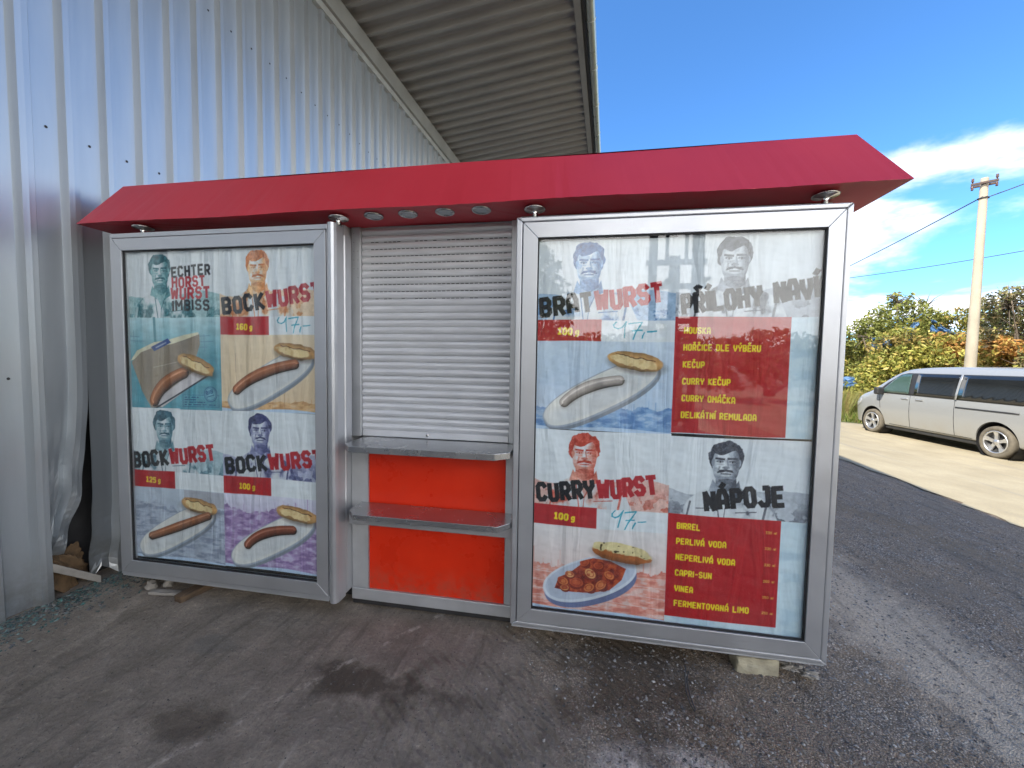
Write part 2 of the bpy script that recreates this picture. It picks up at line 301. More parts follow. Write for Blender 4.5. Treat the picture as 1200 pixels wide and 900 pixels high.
GLY = {
 'A':[[(0,6),(0,2),(1,0),(3,0),(4,2),(4,6)],[(0,4),(4,4)]], 'B':[[(0,0),(0,6),(3,6),(4,5),(4,4),(3,3),(0,3)],[(0,0),(3,0),(4,1),(4,2),(3,3)]],
 'C':[[(4,1),(3,0),(1,0),(0,1),(0,5),(1,6),(3,6),(4,5)]], 'D':[[(0,0),(3,0),(4,1),(4,5),(3,6),(0,6),(0,0)]],
 'E':[[(4,0),(0,0),(0,6),(4,6)],[(0,3),(3.3,3)]], 'F':[[(4,0),(0,0),(0,6)],[(0,3),(3.3,3)]], 'G':[[(4,1),(3,0),(1,0),(0,1),(0,5),(1,6),(3,6),(4,5),(4,3),(2.4,3)]],
 'H':[[(0,0),(0,6)],[(4,0),(4,6)],[(0,3),(4,3)]], 'I':[[(0,0),(0,6)]], 'J':[[(4,0),(4,5),(3,6),(1,6),(0,5)],[(2.4,0),(4,0)]],
 'K':[[(0,0),(0,6)],[(4,0),(0.6,3),(4,6)]], 'L':[[(0,0),(0,6),(4,6)]], 'M':[[(0,6),(0,0),(2.5,3.4),(5,0),(5,6)]], 'N':[[(0,6),(0,0),(4,6),(4,0)]],
 'O':[[(1,0),(3,0),(4,1),(4,5),(3,6),(1,6),(0,5),(0,1),(1,0)]], 'P':[[(0,6),(0,0),(3,0),(4,1),(4,2.6),(3,3.6),(0,3.6)]],
 'R':[[(0,6),(0,0),(3,0),(4,1),(4,2.4),(3,3.3),(0,3.3)],[(2,3.3),(4,6)]], 'S':[[(4,0.9),(3,0),(1,0),(0,1),(0,2),(1,3),(3,3),(4,4),(4,5),(3,6),(1,6),(0,5.1)]],
 'T':[[(0,0),(4,0)],[(2,0),(2,6)]], 'U':[[(0,0),(0,5),(1,6),(3,6),(4,5),(4,0)]], 'V':[[(0,0),(0,2.4),(2,6),(4,2.4),(4,0)]],
 'W':[[(0,0),(0.9,6),(2.5,1.6),(4.1,6),(5,0)]], 'X':[[(0,0),(4,6)],[(4,0),(0,6)]], 'Y':[[(0,0),(0,1.6),(2,3.6),(4,1.6),(4,0)],[(2,3.6),(2,6)]],
 'Z':[[(0,0),(4,0),(0,6),(4,6)]], '-':[[(0.6,3),(3.2,3)]], ',':[[(0.4,5.6),(0,7)]],
 '0':[[(1,0),(3,0),(4,1),(4,5),(3,6),(1,6),(0,5),(0,1),(1,0)]], '1':[[(0,1),(1.6,0),(1.6,6)],[(0,6),(3.2,6)]],
 '2':[[(0,1),(1,0),(3,0),(4,1),(4,2.3),(0,6),(4,6)]], '3':[[(0,0),(4,0),(2,2.6),(4,3.6),(4,5),(3,6),(0,6)]],
 '5':[[(4,0),(0,0),(0,2.5),(3,2.5),(4,3.5),(4,5),(3,6),(0,6)]], '6':[[(4,0),(1,0),(0,1),(0,5),(1,6),(3,6),(4,5),(4,3.8),(3,2.9),(0,2.9)]],
 'g':[[(3,2),(1,2),(0,3),(0,4.4),(1,5.2),(3,5.2)],[(3,2),(3,6.4),(2,7.3),(0,7.3)]], 'm':[[(0,6),(0,2.4),(2,2.4),(2,6)],[(2,2.4),(4,2.4),(4,6)]], 'l':[[(0,0),(0,6)]],
 '4':[[(3,6),(3,0),(0,4),(4,4)]], '7':[[(0,0),(4,0),(1.4,6)]], ' ':[],
}
ACC = {'Ř':('R','v'),'Í':('I','/'),'Č':('C','v'),'Ý':('Y','/'),'Ě':('E','v'),'Á':('A','/')}
GW = {'I':0,'M':5,'W':5,'l':0,' ':2.2,'1':3.2,',':0.6,'-':3.4,'g':3}
class Poster:
    def __init__(s, step):
        nx = int(round(PW/step)); ny = int(round(PH/step))
        s.U, s.V = np.meshgrid(np.linspace(0, PW, nx), np.linspace(0, PH, ny))
        s.px = PW/(nx-1); s.C = np.ones(s.U.shape+(3,))*np.array([.86, .89, .92])
    def mix(s, a, col):
        a = np.clip(a, 0, 1)[..., None]; s.C = s.C*(1-a)+np.asarray(col, float)*a
    def aa(s, d): return np.clip(0.5-d/s.px, 0, 1)
    def seg(s, a, b, w, ext=None, U=None, V=None):
        U = s.U if U is None else U; V = s.V if V is None else V
        ext = w/2 if ext is None else ext
        dx, dy = b[0]-a[0], b[1]-a[1]; L = math.hypot(dx, dy) or 1e-9; dx /= L; dy /= L
        t = (U-a[0])*dx+(V-a[1])*dy; n = np.abs(-(U-a[0])*dy+(V-a[1])*dx)
        return np.maximum(n-w/2, np.maximum(-t-ext, t-L-ext))
    def text(s, st, u, v, h, col, wid=None, ang=0.0, wt=0.3, jit=0, gap=2.9, alpha=1.0):
        # v = baseline; wid = total width
        rng = np.random.RandomState(len(st)*7+3)
        adv = [GW.get(ACC.get(c, (c,))[0], 4) for c in st]
        tot = sum(adv)+gap*(len(st)-1)
        sx = (wid/(tot+gap*0.5)) if wid else h/6*0.9
        sy = h/6; w = wt*h*0.8
        ca, sa = math.cos(ang), math.sin(ang); x = 0; D = np.full(s.U.shape, 1.0)
        for c, a in zip(st, adv):
            base, acc = ACC.get(c, (c, None)); jy = rng.uniform(-jit, jit)*h; ja = rng.uniform(-jit, jit)*0.6
            cx = x+a/2*sx
            def tr(p):
                X = (p[0]-a/2)*sx; Y = (p[1]-6)*sy+jy
                X2 = X*math.cos(ja)-Y*math.sin(ja)+cx; Y2 = X*math.sin(ja)+Y*math.cos(ja)
                return (u+X2*ca-Y2*sa, v+X2*sa+Y2*ca)
            box = tr((a/2, 3)); m = 1.2*max(h, 5*sx)
            i0 = np.searchsorted(s.V[:, 0], box[1]-m); i1 = np.searchsorted(s.V[:, 0], box[1]+m)
            j0 = np.searchsorted(s.U[0], box[0]-m); j1 = np.searchsorted(s.U[0], box[0]+m)
            if i1 > i0 and j1 > j0:
                Us, Vs = s.U[i0:i1, j0:j1], s.V[i0:i1, j0:j1]
                S = [(pl[k], pl[k+1]) for pl in GLY[base] for k in range(len(pl)-1)]
                if acc == '/': S.append(((a/2, -1.4), (a/2+1.2, -2.4)))
                if acc == 'v': S += [((a/2-1.1, -2.5), (a/2, -1.5)), ((a/2, -1.5), (a/2+1.1, -2.5))]
                for p, q in S:
                    P, Q = tr(p), tr(q)
                    D[i0:i1, j0:j1] = np.minimum(D[i0:i1, j0:j1], s.seg(P, Q, w, w*0.3, Us, Vs))
            x += (a+gap)*sx
        s.mix(s.aa(D)*alpha, col)
    def rect(s, u0, v0, u1, v1, col, a=1.0, wob=0):
        W = (vnoise(s.U, s.V, 9, 5)-.5)*wob
        d = np.maximum(np.maximum(u0-s.U, s.U-u1), np.maximum(v0-s.V+W, s.V-v1+W)); s.mix(s.aa(d)*a, col)
    def ell(s, cu, cv, a, b, ang=0.0, p=2.0):
        c, q = math.cos(ang), math.sin(ang); X = (s.U-cu)*c+(s.V-cv)*q; Y = -(s.U-cu)*q+(s.V-cv)*c
        return ((np.abs(X/a)**p+np.abs(Y/b)**p)**(1/p)-1)*min(a, b), X, Y
    def poly(s, pts):
        d = np.full(s.U.shape, 1e9); ins = np.zeros(s.U.shape, bool); n = len(pts)
        for i in range(n):
            (x0, y0), (x1, y1) = pts[i], pts[(i+1) % n]
            dx, dy = x1-x0, y1-y0; t = np.clip(((s.U-x0)*dx+(s.V-y0)*dy)/(dx*dx+dy*dy+1e-12), 0, 1)
            d = np.minimum(d, np.hypot(s.U-x0-t*dx, s.V-y0-t*dy))
            c = ((y0 > s.V) != (y1 > s.V)) & (s.U < (x1-x0)*(s.V-y0)/((y1-y0) or 1e-12)+x0); ins ^= c
        return np.where(ins, -d, d)
    def curve(s, pts, n=40):
        (a, b, c) = pts; T = np.linspace(0, 1, n); d = np.full(s.U.shape, 1e9); sg = np.zeros(s.U.shape); tt = np.zeros(s.U.shape)
        P = [((1-t)**2*a[0]+2*t*(1-t)*b[0]+t*t*c[0], (1-t)**2*a[1]+2*t*(1-t)*b[1]+t*t*c[1]) for t in T]
        for i in range(n-1):
            (x0, y0), (x1, y1) = P[i], P[i+1]; dx, dy = x1-x0, y1-y0; L2 = dx*dx+dy*dy
            t = np.clip(((s.U-x0)*dx+(s.V-y0)*dy)/L2, 0, 1); e = np.hypot(s.U-x0-t*dx, s.V-y0-t*dy)
            side = np.sign((s.U-x0)*dy-(s.V-y0)*dx)
            m = e < d; d = np.where(m, e, d); sg = np.where(m, side, sg); tt = np.where(m, (i+t)/n, tt)
        return d, sg, tt
    def grain(s, seed, v1=.397):
        n = fbm(s.U, s.V, 55, seed+60, 4)-.5; n2 = fbm(s.U, s.V, 150, seed+61, 2)-.5; m = (s.V < v1)[..., None]; ink = np.clip((.86-s.C.min(-1))*2.2, 0, 1); s.C = np.where(m, np.clip(s.C+((.30*n+.18*n2)*ink)[..., None], 0, 1), s.C)
    # ---- motifs
    def portrait(s, dark, mid, seed):
        U, V = s.U, s.V; dark = np.array(dark); mid = np.array(mid); light = np.array([.86, .89, .92])
        low = V < 0.397
        # far hills behind the shoulders
        hz = 0.262+0.02*np.sin(U*9)+0.03*fbm(U, V*0, 9, seed)-0.015
        hill = s.aa((hz-V))*low
        s.mix(hill*0.75, mid*0.8+0.2*light); s.mix(hill*(fbm(U, V, 22, seed+3, 4) > .52)*np.clip((V-.27)*9, 0, 1)*.75, dark*.7+mid*.3)
        # shoulders and jacket
        jac = s.poly([(.205,.215),(.30,.215),(.335,.245),(.40,.272),(.455,.30),(.50,.40),(.05,.40),(.085,.315),(.13,.275),(.18,.245)])
        ja = s.aa(jac)*low; s.mix(ja, light*.96)
        nz = fbm(U, V, 16, seed+5, 4, 11)
        s.mix(ja*np.clip((nz-.5)*9, 0, 1)*.45, mid); s.mix(ja*np.clip((nz-.62)*14, 0, 1)*.75, dark)
        for a, b, w in (((.215,.25),(.235,.40),.006),((.30,.25),(.262,.34),.006),((.10,.32),(.085,.40),.009),((.445,.31),(.43,.40),.011),((.13,.35),(.20,.345),.005),((.31,.36),(.40,.352),.005),((.262,.33),(.256,.40),.004)):
            s.mix(s.aa(s.seg(a, b, w))*ja*.8, dark)
        shirt = s.poly([(.215,.235),(.30,.235),(.262,.335)]); s.mix(s.aa(shirt), mid*.75+light*.25)
        coll = s.poly([(.183,.26),(.20,.20),(.222,.235),(.235,.29),(.215,.27)]); s.mix(s.aa(coll), mid)
        coll = s.poly([(.33,.262),(.318,.20),(.30,.235),(.285,.29),(.305,.275)]); s.mix(s.aa(coll), dark*.5+mid*.5)
        # neck, jaw, face
        neck = s.poly([(.212,.16),(.305,.16),(.308,.235),(.262,.262),(.214,.235)]); s.mix(s.aa(neck), mid*.75+dark*.25)
        s.mix(s.aa(neck)*np.clip((U-.25)*20, 0, 1), dark*.85+mid*.15)
        W = (fbm(U, V, 40, seed+9, 3)-.5)*.008
        hair, _, _ = s.ell(.256, .09, .078, .078, 0, 2.3); s.mix(s.aa(hair+W*2.2), dark)
        face, X, Y = s.ell(.257, .128, .060, .086, 0, 2.5); hl = (.068+.012*np.sin((U-.2)*45)+W*1.5)
        fa = s.aa(face)*s.aa(hl-V); s.mix(fa, light*.93+mid*.07)
        s.mix(fa*np.clip((U-.268)/.03, 0, 1)*.75, mid)
        s.mix(fa*np.clip((V-.166)/.02, 0, 1)*.85, mid*.8+dark*.2)
        s.mix(fa*np.clip((fbm(U, V, 45, seed+11, 3)-.52)*10, 0, 1)*.5, mid)
        for cx in (.199, .317):
            e, _, _ = s.ell(cx, .118, .008, .018); s.mix(s.aa(e), mid)
        for x0, x1 in ((.213,.247),(.268,.303)):
            s.mix(s.aa(s.seg((x0,.098),(x1,.101 if x0 < .25 else .097),.010)), dark)
            e, _, _ = s.ell((x0+x1)/2, .112, .017, .0065); s.mix(s.aa(e)*.85, dark*.7+mid*.3)
            e, _, _ = s.ell((x0+x1)/2, .1145, .008, .0045); s.mix(s.aa(e)*.55, light); e, _, _ = s.ell((x0+x1)/2+.001, .1145, .0042, .005); s.mix(s.aa(e), dark*.8); e, _, _ = s.ell((x0+x1)/2, .126, .017, .005); s.mix(s.aa(e)*.35, dark*.5+mid*.5)
        s.mix(s.aa(s.seg((.263,.108),(.268,.138),.007))*.8, mid*.7+dark*.3)
        e, _, _ = s.ell(.258, .142, .017, .007); s.mix(s.aa(e)*.8, dark*.6+mid*.4)
        m = s.poly([(.218,.168),(.228,.154),(.257,.148),(.288,.153),(.298,.168),(.286,.167),(.258,.160),(.230,.167)]); s.mix(s.aa(m+W), dark)
        s.mix(s.aa(s.seg((.236,.172),(.28,.172),.0045)), dark); s.mix(fa*np.clip(1-np.abs(s.seg((.228,.14),(.222,.166),.004))/.004, 0, 1)*.5, dark); s.mix(fa*np.clip((U-.285)/.02, 0, 1)*.55, dark); s.mix(fa*np.clip((.218-U)/.012, 0, 1)*.45, mid)
        e, _, _ = s.ell(.258, .181, .02, .004); s.mix(s.aa(e)*.7, light)
        e, _, _ = s.ell(.262, .207, .04, .012); s.mix(s.aa(e)*.7, dark*.8+mid*.2)
    def title(s, a, b, u0=.022, total=.618, v=.376):
        n = len(a)+len(b); ang = -.128; red = (.72, .09, .14); blk = (.07, .08, .11)
        w1 = total*len(a)/n; wa = w1-.012
        s.text(a, u0+.006, v, .081, blk, wa, ang, .37, .05)
        if b: s.text(b, u0+w1*math.cos(ang)+.010, v+w1*math.sin(ang), .081, red, total-w1-.02, ang, .38, .05)
    def price(s, wt, hand):
        s.rect(0, .397, PW, .502, (.87, .90, .93)); s.rect(0, .394, .326, .502, (.72, .10, .13), wob=.004)
        s.text(wt.split()[0], .112, .466, .029, (.96, .86, .10), .072, .06, .42); s.text('g', .200, .470, .029, (.96, .86, .10), .018, .06, .36)
        if hand:
            c = (.12, .62, .74)
            hr = np.random.RandomState(int(hand)); kx, ky, sh = 1+.12*hr.randn(), 1+.10*hr.randn(), .15*hr.randn(); f = lambda p: (.47+(p[0]-.47)*kx+sh*(p[1]-.44)+.006*hr.rand()*0, .44+(p[1]-.44)*ky)
            for L_ in (((.408,.404),(.398,.420),(.402,.432),(.418,.438),(.434,.430),(.444,.410)), ((.447,.402),(.444,.430),(.446,.482)), ((.458,.412),(.480,.408),(.510,.404),(.500,.430),(.488,.458),(.482,.490)), ((.474,.448),(.494,.445),(.514,.444)), ((.523,.456),(.518,.472),(.517,.484)), ((.534,.452),(.552,.451),(.570,.448))):
                for a, b in zip(L_, L_[1:]): s.mix(s.aa(s.seg(f(a), f(b), .0066+.0012*math.sin(a[0]*300+hand), .002))*.9, c)
    def scape(s, top, sky, mid, dark, seed, v0=.70, rough=.05, fields=True):
        U, V = s.U, s.V; low = s.aa(top-V); g = np.clip((V-top)/(v0-top), 0, 1)[..., None]
        C = np.array(sky)*(1-g)+(np.array(sky)*.8+np.array(mid)*.2)*g; a = low[..., None]; s.C = s.C*(1-a)+C*a
        n = fbm(U, V*0+1, 16, seed, 5); b = np.floor(n*14)/14
        edge = v0-rough*(b-.3)*1.5; m = s.aa(edge-V); s.mix(m*.8, mid)
        for k in range(16):
            r = np.random.RandomState(seed+k); x = r.rand()*PW; s.mix(s.aa(s.seg((x, v0-rough*r.rand()*1.6), (x, v0), .002+.01*r.rand()*(k % 3 == 0)))*.6, mid)
        t = fbm(U, V, 24, seed+7, 5, 60); s.mix(m*np.clip((t-.5)*7, 0, 1)*.6, dark)
        s.mix(m*np.clip((.42-t)*9, 0, 1)*.5, sky)
        if fields:
            for k in range(5):
                yy = v0+.03+.045*k+.01*np.sin(U*7+k); s.mix(s.aa(np.abs(V-yy)-.002)*.5*m, sky)
        s.mix(s.aa(.936-V+.006*np.sin(U*11)+.01*U), (.72, .82, .93))
    def plate(s, cu=.325, cv=.765, a=.315, b=.094, ang=-.50, col=(.86, .86, .85), rim=(.62, .67, .74)):
        d, X, Y = s.ell(cu+.008, cv+.016, a, b, ang, 2.5); s.mix(s.aa(d), np.array(rim)*.8)
        d, X, Y = s.ell(cu, cv, a, b, ang, 2.5); s.mix(s.aa(d), rim)
        d, X, Y = s.ell(cu, cv-.003, a-.006, b-.008, ang, 2.5); s.mix(s.aa(d), col)
        d, X, Y = s.ell(cu+.01, cv+.008, a-.05, b-.035, ang, 2.5); s.mix(np.clip(.5-d/.02, 0, 1)*.35, np.array(rim)*1.1)
    def sausage(s, A, B, C, r, base, seed=0):
        d, sg, t = s.curve((A, B, C)); rr = r*(1-.15*np.abs(t-.5)*2)
        s.mix(np.clip(.5-(d-rr-.004)/.018, 0, 1)*.30*(sg < 0), (.25, .18, .15))
        q = np.clip(d/rr, 0, 1)*sg; base = np.array(base)
        sh = 1.0+.28*q-.38*np.clip(-q-.25, 0, 1)-.5*np.abs(q)**5; sh = sh*(1+.1*(fbm(s.U, s.V, 30, seed+2, 4)-.5))
        col = base[None, None]*sh[..., None]; hl = np.exp(-((q-.38)/.16)**2)*.22*(vnoise(s.U, s.V, 16, seed+4)*.8+.3)
        col = np.clip(col+hl[..., None], 0, 1); a = s.aa(d-rr)[..., None]; s.C = s.C*(1-a)+col*a
    def bun(s, cu=.495, cv=.598, a=.135, b=.044, ang=.14, herb=False, seed=1):
        W = (fbm(s.U, s.V, 26, seed, 3)-.5)*.012
        d, X, Y = s.ell(cu+.006, cv+.018, a, b, ang); s.mix(np.clip(.5-d/.02, 0, 1)*.45, (.22, .16, .13))
        d, X, Y = s.ell(cu, cv, a, b, ang, 2.3); m = s.aa(d+W)
        n = fbm(s.U, s.V, 50, seed+1, 4); q = np.clip(Y/b, -1, 1)
        if herb:
            top = np.array([.86, .80, .58]); cr = np.array([.66, .36, .14])
            mixf = np.clip((q-.05+.5*(n-.5))*7, 0, 1)[..., None]; col = (top*(1-mixf)+cr*mixf)*(1-.55*np.clip(q-.45, 0, 1))[..., None]
            a_ = m[..., None]; s.C = s.C*(1-a_)+col*(.86+.28*n[..., None])*a_
            s.mix(m*(q < .15)*np.clip((vnoise(s.U, s.V, 70, seed+8)-.76)*12, 0, 1), (.25, .20, .08)); return
        col = np.array([.80, .60, .36])*(1.05-.35*q**2-.25*np.clip(q, 0, 1))[..., None]*(.85+.3*n[..., None])
        a_ = m[..., None]; s.C = s.C*(1-a_)+col*a_
        d2, X2, Y2 = s.ell(cu-.004, cv+.004, a*.80, b*.52, ang+.04, 2.2); s.mix(s.aa(d2+W*1.6), (.90, .80, .58)); s.mix(s.aa(d2+W*1.6)*np.clip((n-.5)*6, 0, 1)*.5, (.76, .60, .38))
        s.mix(s.aa(np.abs(Y2+b*.50-W*2)-.0022)*s.aa(np.abs(X2)-a*.72), (.30, .17, .08))
    def folds(s, seed):
        # crease shading put into the print colour as streaky lighter and darker noise
        n = fbm(s.U, s.V, 7, seed, 3, 2)-.5; s.C = np.clip(s.C*(1+.10*n[..., None]), 0, 1); g = s.C.mean(-1, keepdims=True); s.C = s.C*.90+g*.10
    def menu(s, rows, vols=None):
        s.rect(0, .388, PW, PH, (.78, .87, .92)); t = fbm(s.U, s.V, 10, 5, 4, 18)
        s.mix((s.V > .39)*np.clip((t-.5)*5, 0, 1)*.45, (.60, .74, .84))
        s.rect(0, .386, .512, .952 if vols is None else .912, (.72, .09, .12), wob=.004)
        y = [.466, .548, .630, .712, .794, .876] if vols is None else [.459, .537, .617, .698, .778, .855]
        for k, r in enumerate(rows):
            n = sum(GW.get(ACC.get(c, (c,))[0], 4) for c in r)+1.9*(len(r)-1)
            s.text(r, .046, y[k], .0265, (.95, .87, .08), n*(.00355 if vols is None else .00365), -.004 if k % 2 else .012, .32)
            if vols: s.text(vols[k], .448, y[k]-.006, .010, (.95, .87, .30), .048, 0, .25)
def make_poster(kind, step):
    s = Poster(step); teal = ((.16,.42,.47),(.42,.66,.69)); W = (.86, .89, .92)
    tint = dict(A=teal, B=((.80,.45,.20),(.93,.72,.48)), C=((.20,.38,.46),(.50,.66,.72)), D=((.22,.24,.44),(.56,.58,.76)), E=((.16,.36,.62),(.45,.63,.82)),
                F=((.30,.33,.38),(.60,.64,.70)), G=((.76,.27,.20),(.88,.58,.50)), H=((.26,.28,.33),(.58,.62,.68)))[kind]
    s.portrait(tint[0], tint[1], ord(kind))
    blk = (.07, .08, .11); red = (.75, .10, .16)
    s.grain(ord(kind))
    if kind == 'A':
        s.text('ECHTER', .346, .150, .054, blk, .272, -.03, .32, .04); s.text('HORST', .346, .212, .054, red, .236, -.01, .32, .05)
        s.text('WURST', .338, .280, .058, red, .276, 0, .34, .05); s.text('IMBISS', .346, .350, .054, blk, .262, 0, .32, .04)
        U, V = s.U, s.V; g = np.clip((V-.397)/.25, 0, 1)[..., None]; m = (V > .397)[..., None]
        lake = np.array([.70, .85, .89])*(1-g)+np.array([.34, .62, .70])*g
        lake = lake*(.92+.16*fbm(U, V, 14, 3, 4, 40)[..., None]); s.C = np.where(m, lake, s.C)
        s.mix(s.aa(s.seg((.205,.40),(.21,.58),.018)), (.30, .56, .62))
        for a, b in (((0,.51),(.09,.515)),((0,.54),(.13,.54)),((.47,.545),(.62,.54)),((.49,.575),(.58,.575)),((.52,.51),(.60,.505)),((.05,.48),(.05,.55)),((.56,.50),(.56,.60))):
            s.mix(s.aa(s.seg(a, b, .006))*.6, (.36, .55, .66))
        s.mix(s.aa(s.poly([(.02,.665),(.07,.60),(.20,.545),(.30,.53),(.42,.50),(.52,.485),(.53,.52),(.20,.60)])), (.86, .84, .72))
        bag = s.poly([(.028,.672),(.10,.61),(.20,.575),(.33,.555),(.42,.53),(.528,.497),(.53,.56),(.49,.66),(.59,.735),(.245,.945),(.165,.952),(.10,.85)])
        ba = s.aa(bag); s.mix(ba, (.62, .57, .50)); s.mix(ba*np.clip((fbm(U, V, 11, 9, 2, 2)-.45)*5, 0, 1)*.4, (.45, .40, .36)); s.mix(ba*s.aa(s.seg((.19,.70),(.38,.66),.003))*.7, (.85, .82, .75))
        s.mix(s.aa(s.poly([(.21,.93),(.26,.86),(.50,.71),(.58,.735),(.245,.945)])), (.80, .78, .80)); s.mix(s.aa(s.seg((.20,.95),(.59,.742),.010)), (.16, .20, .26))
        s.mix(s.aa(s.poly([(.175,.575),(.30,.52),(.325,.545),(.20,.60)])), (.22, .32, .58)); s.mix(s.aa(s.seg((.215,.577),(.285,.547),.008))*.7, (.75, .80, .90))
        s.sausage((.190,.905), (.235,.79), (.41,.73), .042, (.62, .37, .22), 3); s.bun(.495, .680, .138, .050, .36, seed=4)
        ink = (.10, .30, .50)
        for a, b in (((.40,.865),(.655,.865)),((.655,.865),(.655,.935)),((.655,.935),(.40,.935)),((.40,.935),(.40,.865))): s.mix(s.aa(s.seg(a, b, .0022))*.9, ink)
        for k in range(4): s.mix(s.aa(np.abs(V-.878-.015*k)-.0026)*(U > .41)*(U < (.52, .50, .56, .64)[k])*(vnoise(U, V, 110, k, 4) > .3), ink)
        d, _, _ = s.ell(.597, .858, .044, .044); s.mix(s.aa(d), (.45, .70, .78)); s.mix(s.aa(np.abs(d)-.002), ink); s.mix(s.aa(np.abs(d+.008)-.001), ink)
        s.text('BIB', .570, .862, .020, ink, .05, -.3, .3); s.mix(s.aa(s.seg((.575,.875),(.62,.862),.004)), ink)
    elif kind in 'BCDE' or kind == 'G':
        s.title(dict(B='BOCK', C='BOCK', D='BOCK', E='BRAT', G='CURRY')[kind], 'WURST', total=.665 if kind in 'BD' else .618)
        sky, mid, dk = dict(B=((.90,.82,.70),(.88,.68,.45),(.70,.48,.28)), C=((.74,.80,.87),(.64,.68,.77),(.45,.50,.60)), D=((.84,.85,.93),(.62,.50,.72),(.45,.34,.56)),
                            E=((.78,.85,.93),(.45,.62,.82),(.28,.45,.70)), G=((.88,.87,.88),(.88,.55,.48),(.78,.38,.32)))[kind]
        s.scape(.50, sky, mid, dk, ord(kind)+20, dict(B=.90, C=.62, D=.60, E=.84, G=.72)[kind], dict(B=.02, C=.08, D=.07, E=.03, G=.06)[kind], kind in 'CG')
        s.price(dict(B='160 g', C='125 g', D='100 g', E='100 g', G='100 g')[kind], {'B': 3, 'E': 11, 'G': 8}.get(kind, 0))
        if kind == 'C': s.rect(.39, .505, PW, .60, (.66, .67, .72), .8)
        if kind == 'B':
            s.mix(s.aa(np.abs(s.seg((.14,.60),(.135,.70),.006)))*.5, (.60, .48, .42)); s.mix(s.aa(s.seg((.10,.61),(.10,.72),.004))*.5, (.60, .48, .42)); s.mix(s.aa(s.seg((.42,.80),(.42,.92),.005))*.6, (.70, .52, .36))
        if kind == 'G':
            d, X, Y = s.ell(.300, .800, .245, .108, -.36, 2.2); s.mix(s.aa(d), (.40, .45, .62))
            d, X, Y = s.ell(.296, .770, .250, .108, -.38, 2.2); s.mix(s.aa(d), (.80, .84, .90)); 
            d, X, Y = s.ell(.298, .766, .238, .096, -.38, 2.2); s.mix(s.aa(d), (.70, .75, .84)); bowl = s.aa(d)
            food = s.poly([(.12,.84),(.14,.78),(.20,.745),(.25,.70),(.29,.655),(.40,.665),(.48,.70),(.46,.76),(.40,.82),(.30,.845),(.20,.85)]); fm = s.aa(food)*bowl
            s.mix(fm, (.62, .20, .10)); n = fbm(s.U, s.V, 36, 77, 4); s.mix(fm*np.clip((n-.5)*8, 0, 1)*.7, (.82, .38, .18)); s.mix(fm*np.clip((.42-n)*9, 0, 1)*.8, (.40, .08, .06))
            rr = np.random.RandomState(12)
            for k, (x, y, q) in enumerate(((.165,.80,.034),(.235,.80,.042),(.305,.745,.036),(.36,.80,.036),(.275,.69,.03),(.20,.76,.028),(.40,.745,.032),(.345,.70,.03),(.175,.835,.026),(.30,.82,.034))):
                d, X, Y = s.ell(x, y, q, q*.78, rr.uniform(-.8, .8)); s.mix(s.aa(d)*bowl, (.50, .14, .08)); d, X, Y = s.ell(x-.003, y-.004, q*.84, q*.60, rr.uniform(-.8, .8))
                s.mix(s.aa(d)*bowl, ((.84,.46,.24),(.78,.34,.18),(.88,.62,.38))[k % 3]); s.mix(s.aa(d)*bowl*np.clip((vnoise(s.U, s.V, 60, k)-.5)*5, 0, 1)*.7, (.66, .22, .12)); s.mix(s.aa(np.abs(d+.008)-.0016)*bowl*.7, (.60, .18, .10))
            s.bun(.455, .618, .148, .050, .13, True, 6)
        else:
            s.plate(ang=-.50 if kind != 'E' else -.50)
            s.bun(seed=ord(kind))
            if kind == 'B': s.sausage((.105,.826), (.22,.715), (.49,.672), .035, (.60, .35, .22), 1)
            if kind == 'C': s.sausage((.140,.815), (.33,.75), (.56,.655), .030, (.58, .35, .22), 2)
            if kind == 'D': s.sausage((.160,.812), (.24,.715), (.465,.695), .032, (.50, .26, .18), 5)
            if kind == 'E': s.sausage((.150,.815), (.24,.720), (.42,.695), .030, (.66, .62, .60), 6)
    elif kind == 'F':
        s.title('PŘÍLOHY NAVÍC', '', .034, .66, .368)
        s.menu(['HOUSKA', 'HOŘČICE DLE VÝBĚRU', 'KEČUP', 'CURRY KEČUP', 'CURRY OMÁČKA', 'DELIKÁTNÍ REMULADA'])
    else:
        s.text('NÁPOJE', .178, .350, .082, blk, .352, -.128, .38, .05)
        s.menu(['BIRREL', 'PERLIVÁ VODA', 'NEPERLIVÁ VODA', 'CAPRI-SUN', 'VINEA', 'FERMENTOVANÁ LIMO'], ['330 ml', '330 ml', '330 ml', '200 ml', '250 ml', '250 ml'])
    s.folds(ord(kind)); return s.C
# ================================================================ GROUND
def axis_pts(a, b, fine, lo, hi):
    p = list(np.arange(a, b+1e-6, fine)); s = fine; x = b
    while x < hi: s *= 1.25; x += s; p.append(min(x, hi))
    s = fine; x = a
    while x > lo: s *= 1.25; x -= s; p.insert(0, max(x, lo))
    return np.array(p)
gx = axis_pts(-3.6, 5.2, .035, -260, 260); gy = axis_pts(.6, 7.5, .035, -200, 320)
GX, GY = np.meshgrid(gx, gy); GZ = -0.37*np.clip((GX-1.2)/6.0, 0, 1)
near = np.clip((9-np.hypot(GX, GY-3))/4, 0, 1)
GZ = GZ+near*((fbm(GX, GY, 2.2, 3, 5)-.5)*.035+(fbm(GX, GY, 12, 5, 3)-.5)*.008)
GZ = GZ-.012*np.exp(-((GX*.99+GY*.12-2.22)/.20)**2)*near+.012*np.exp(-((GX*.99+GY*.12-2.55)/.12)**2)*near
me = grid_mesh('ground', np.stack([GX, GY, GZ], -1)); o = place('ground', me, M['ground']); tag(o, kind='structure')
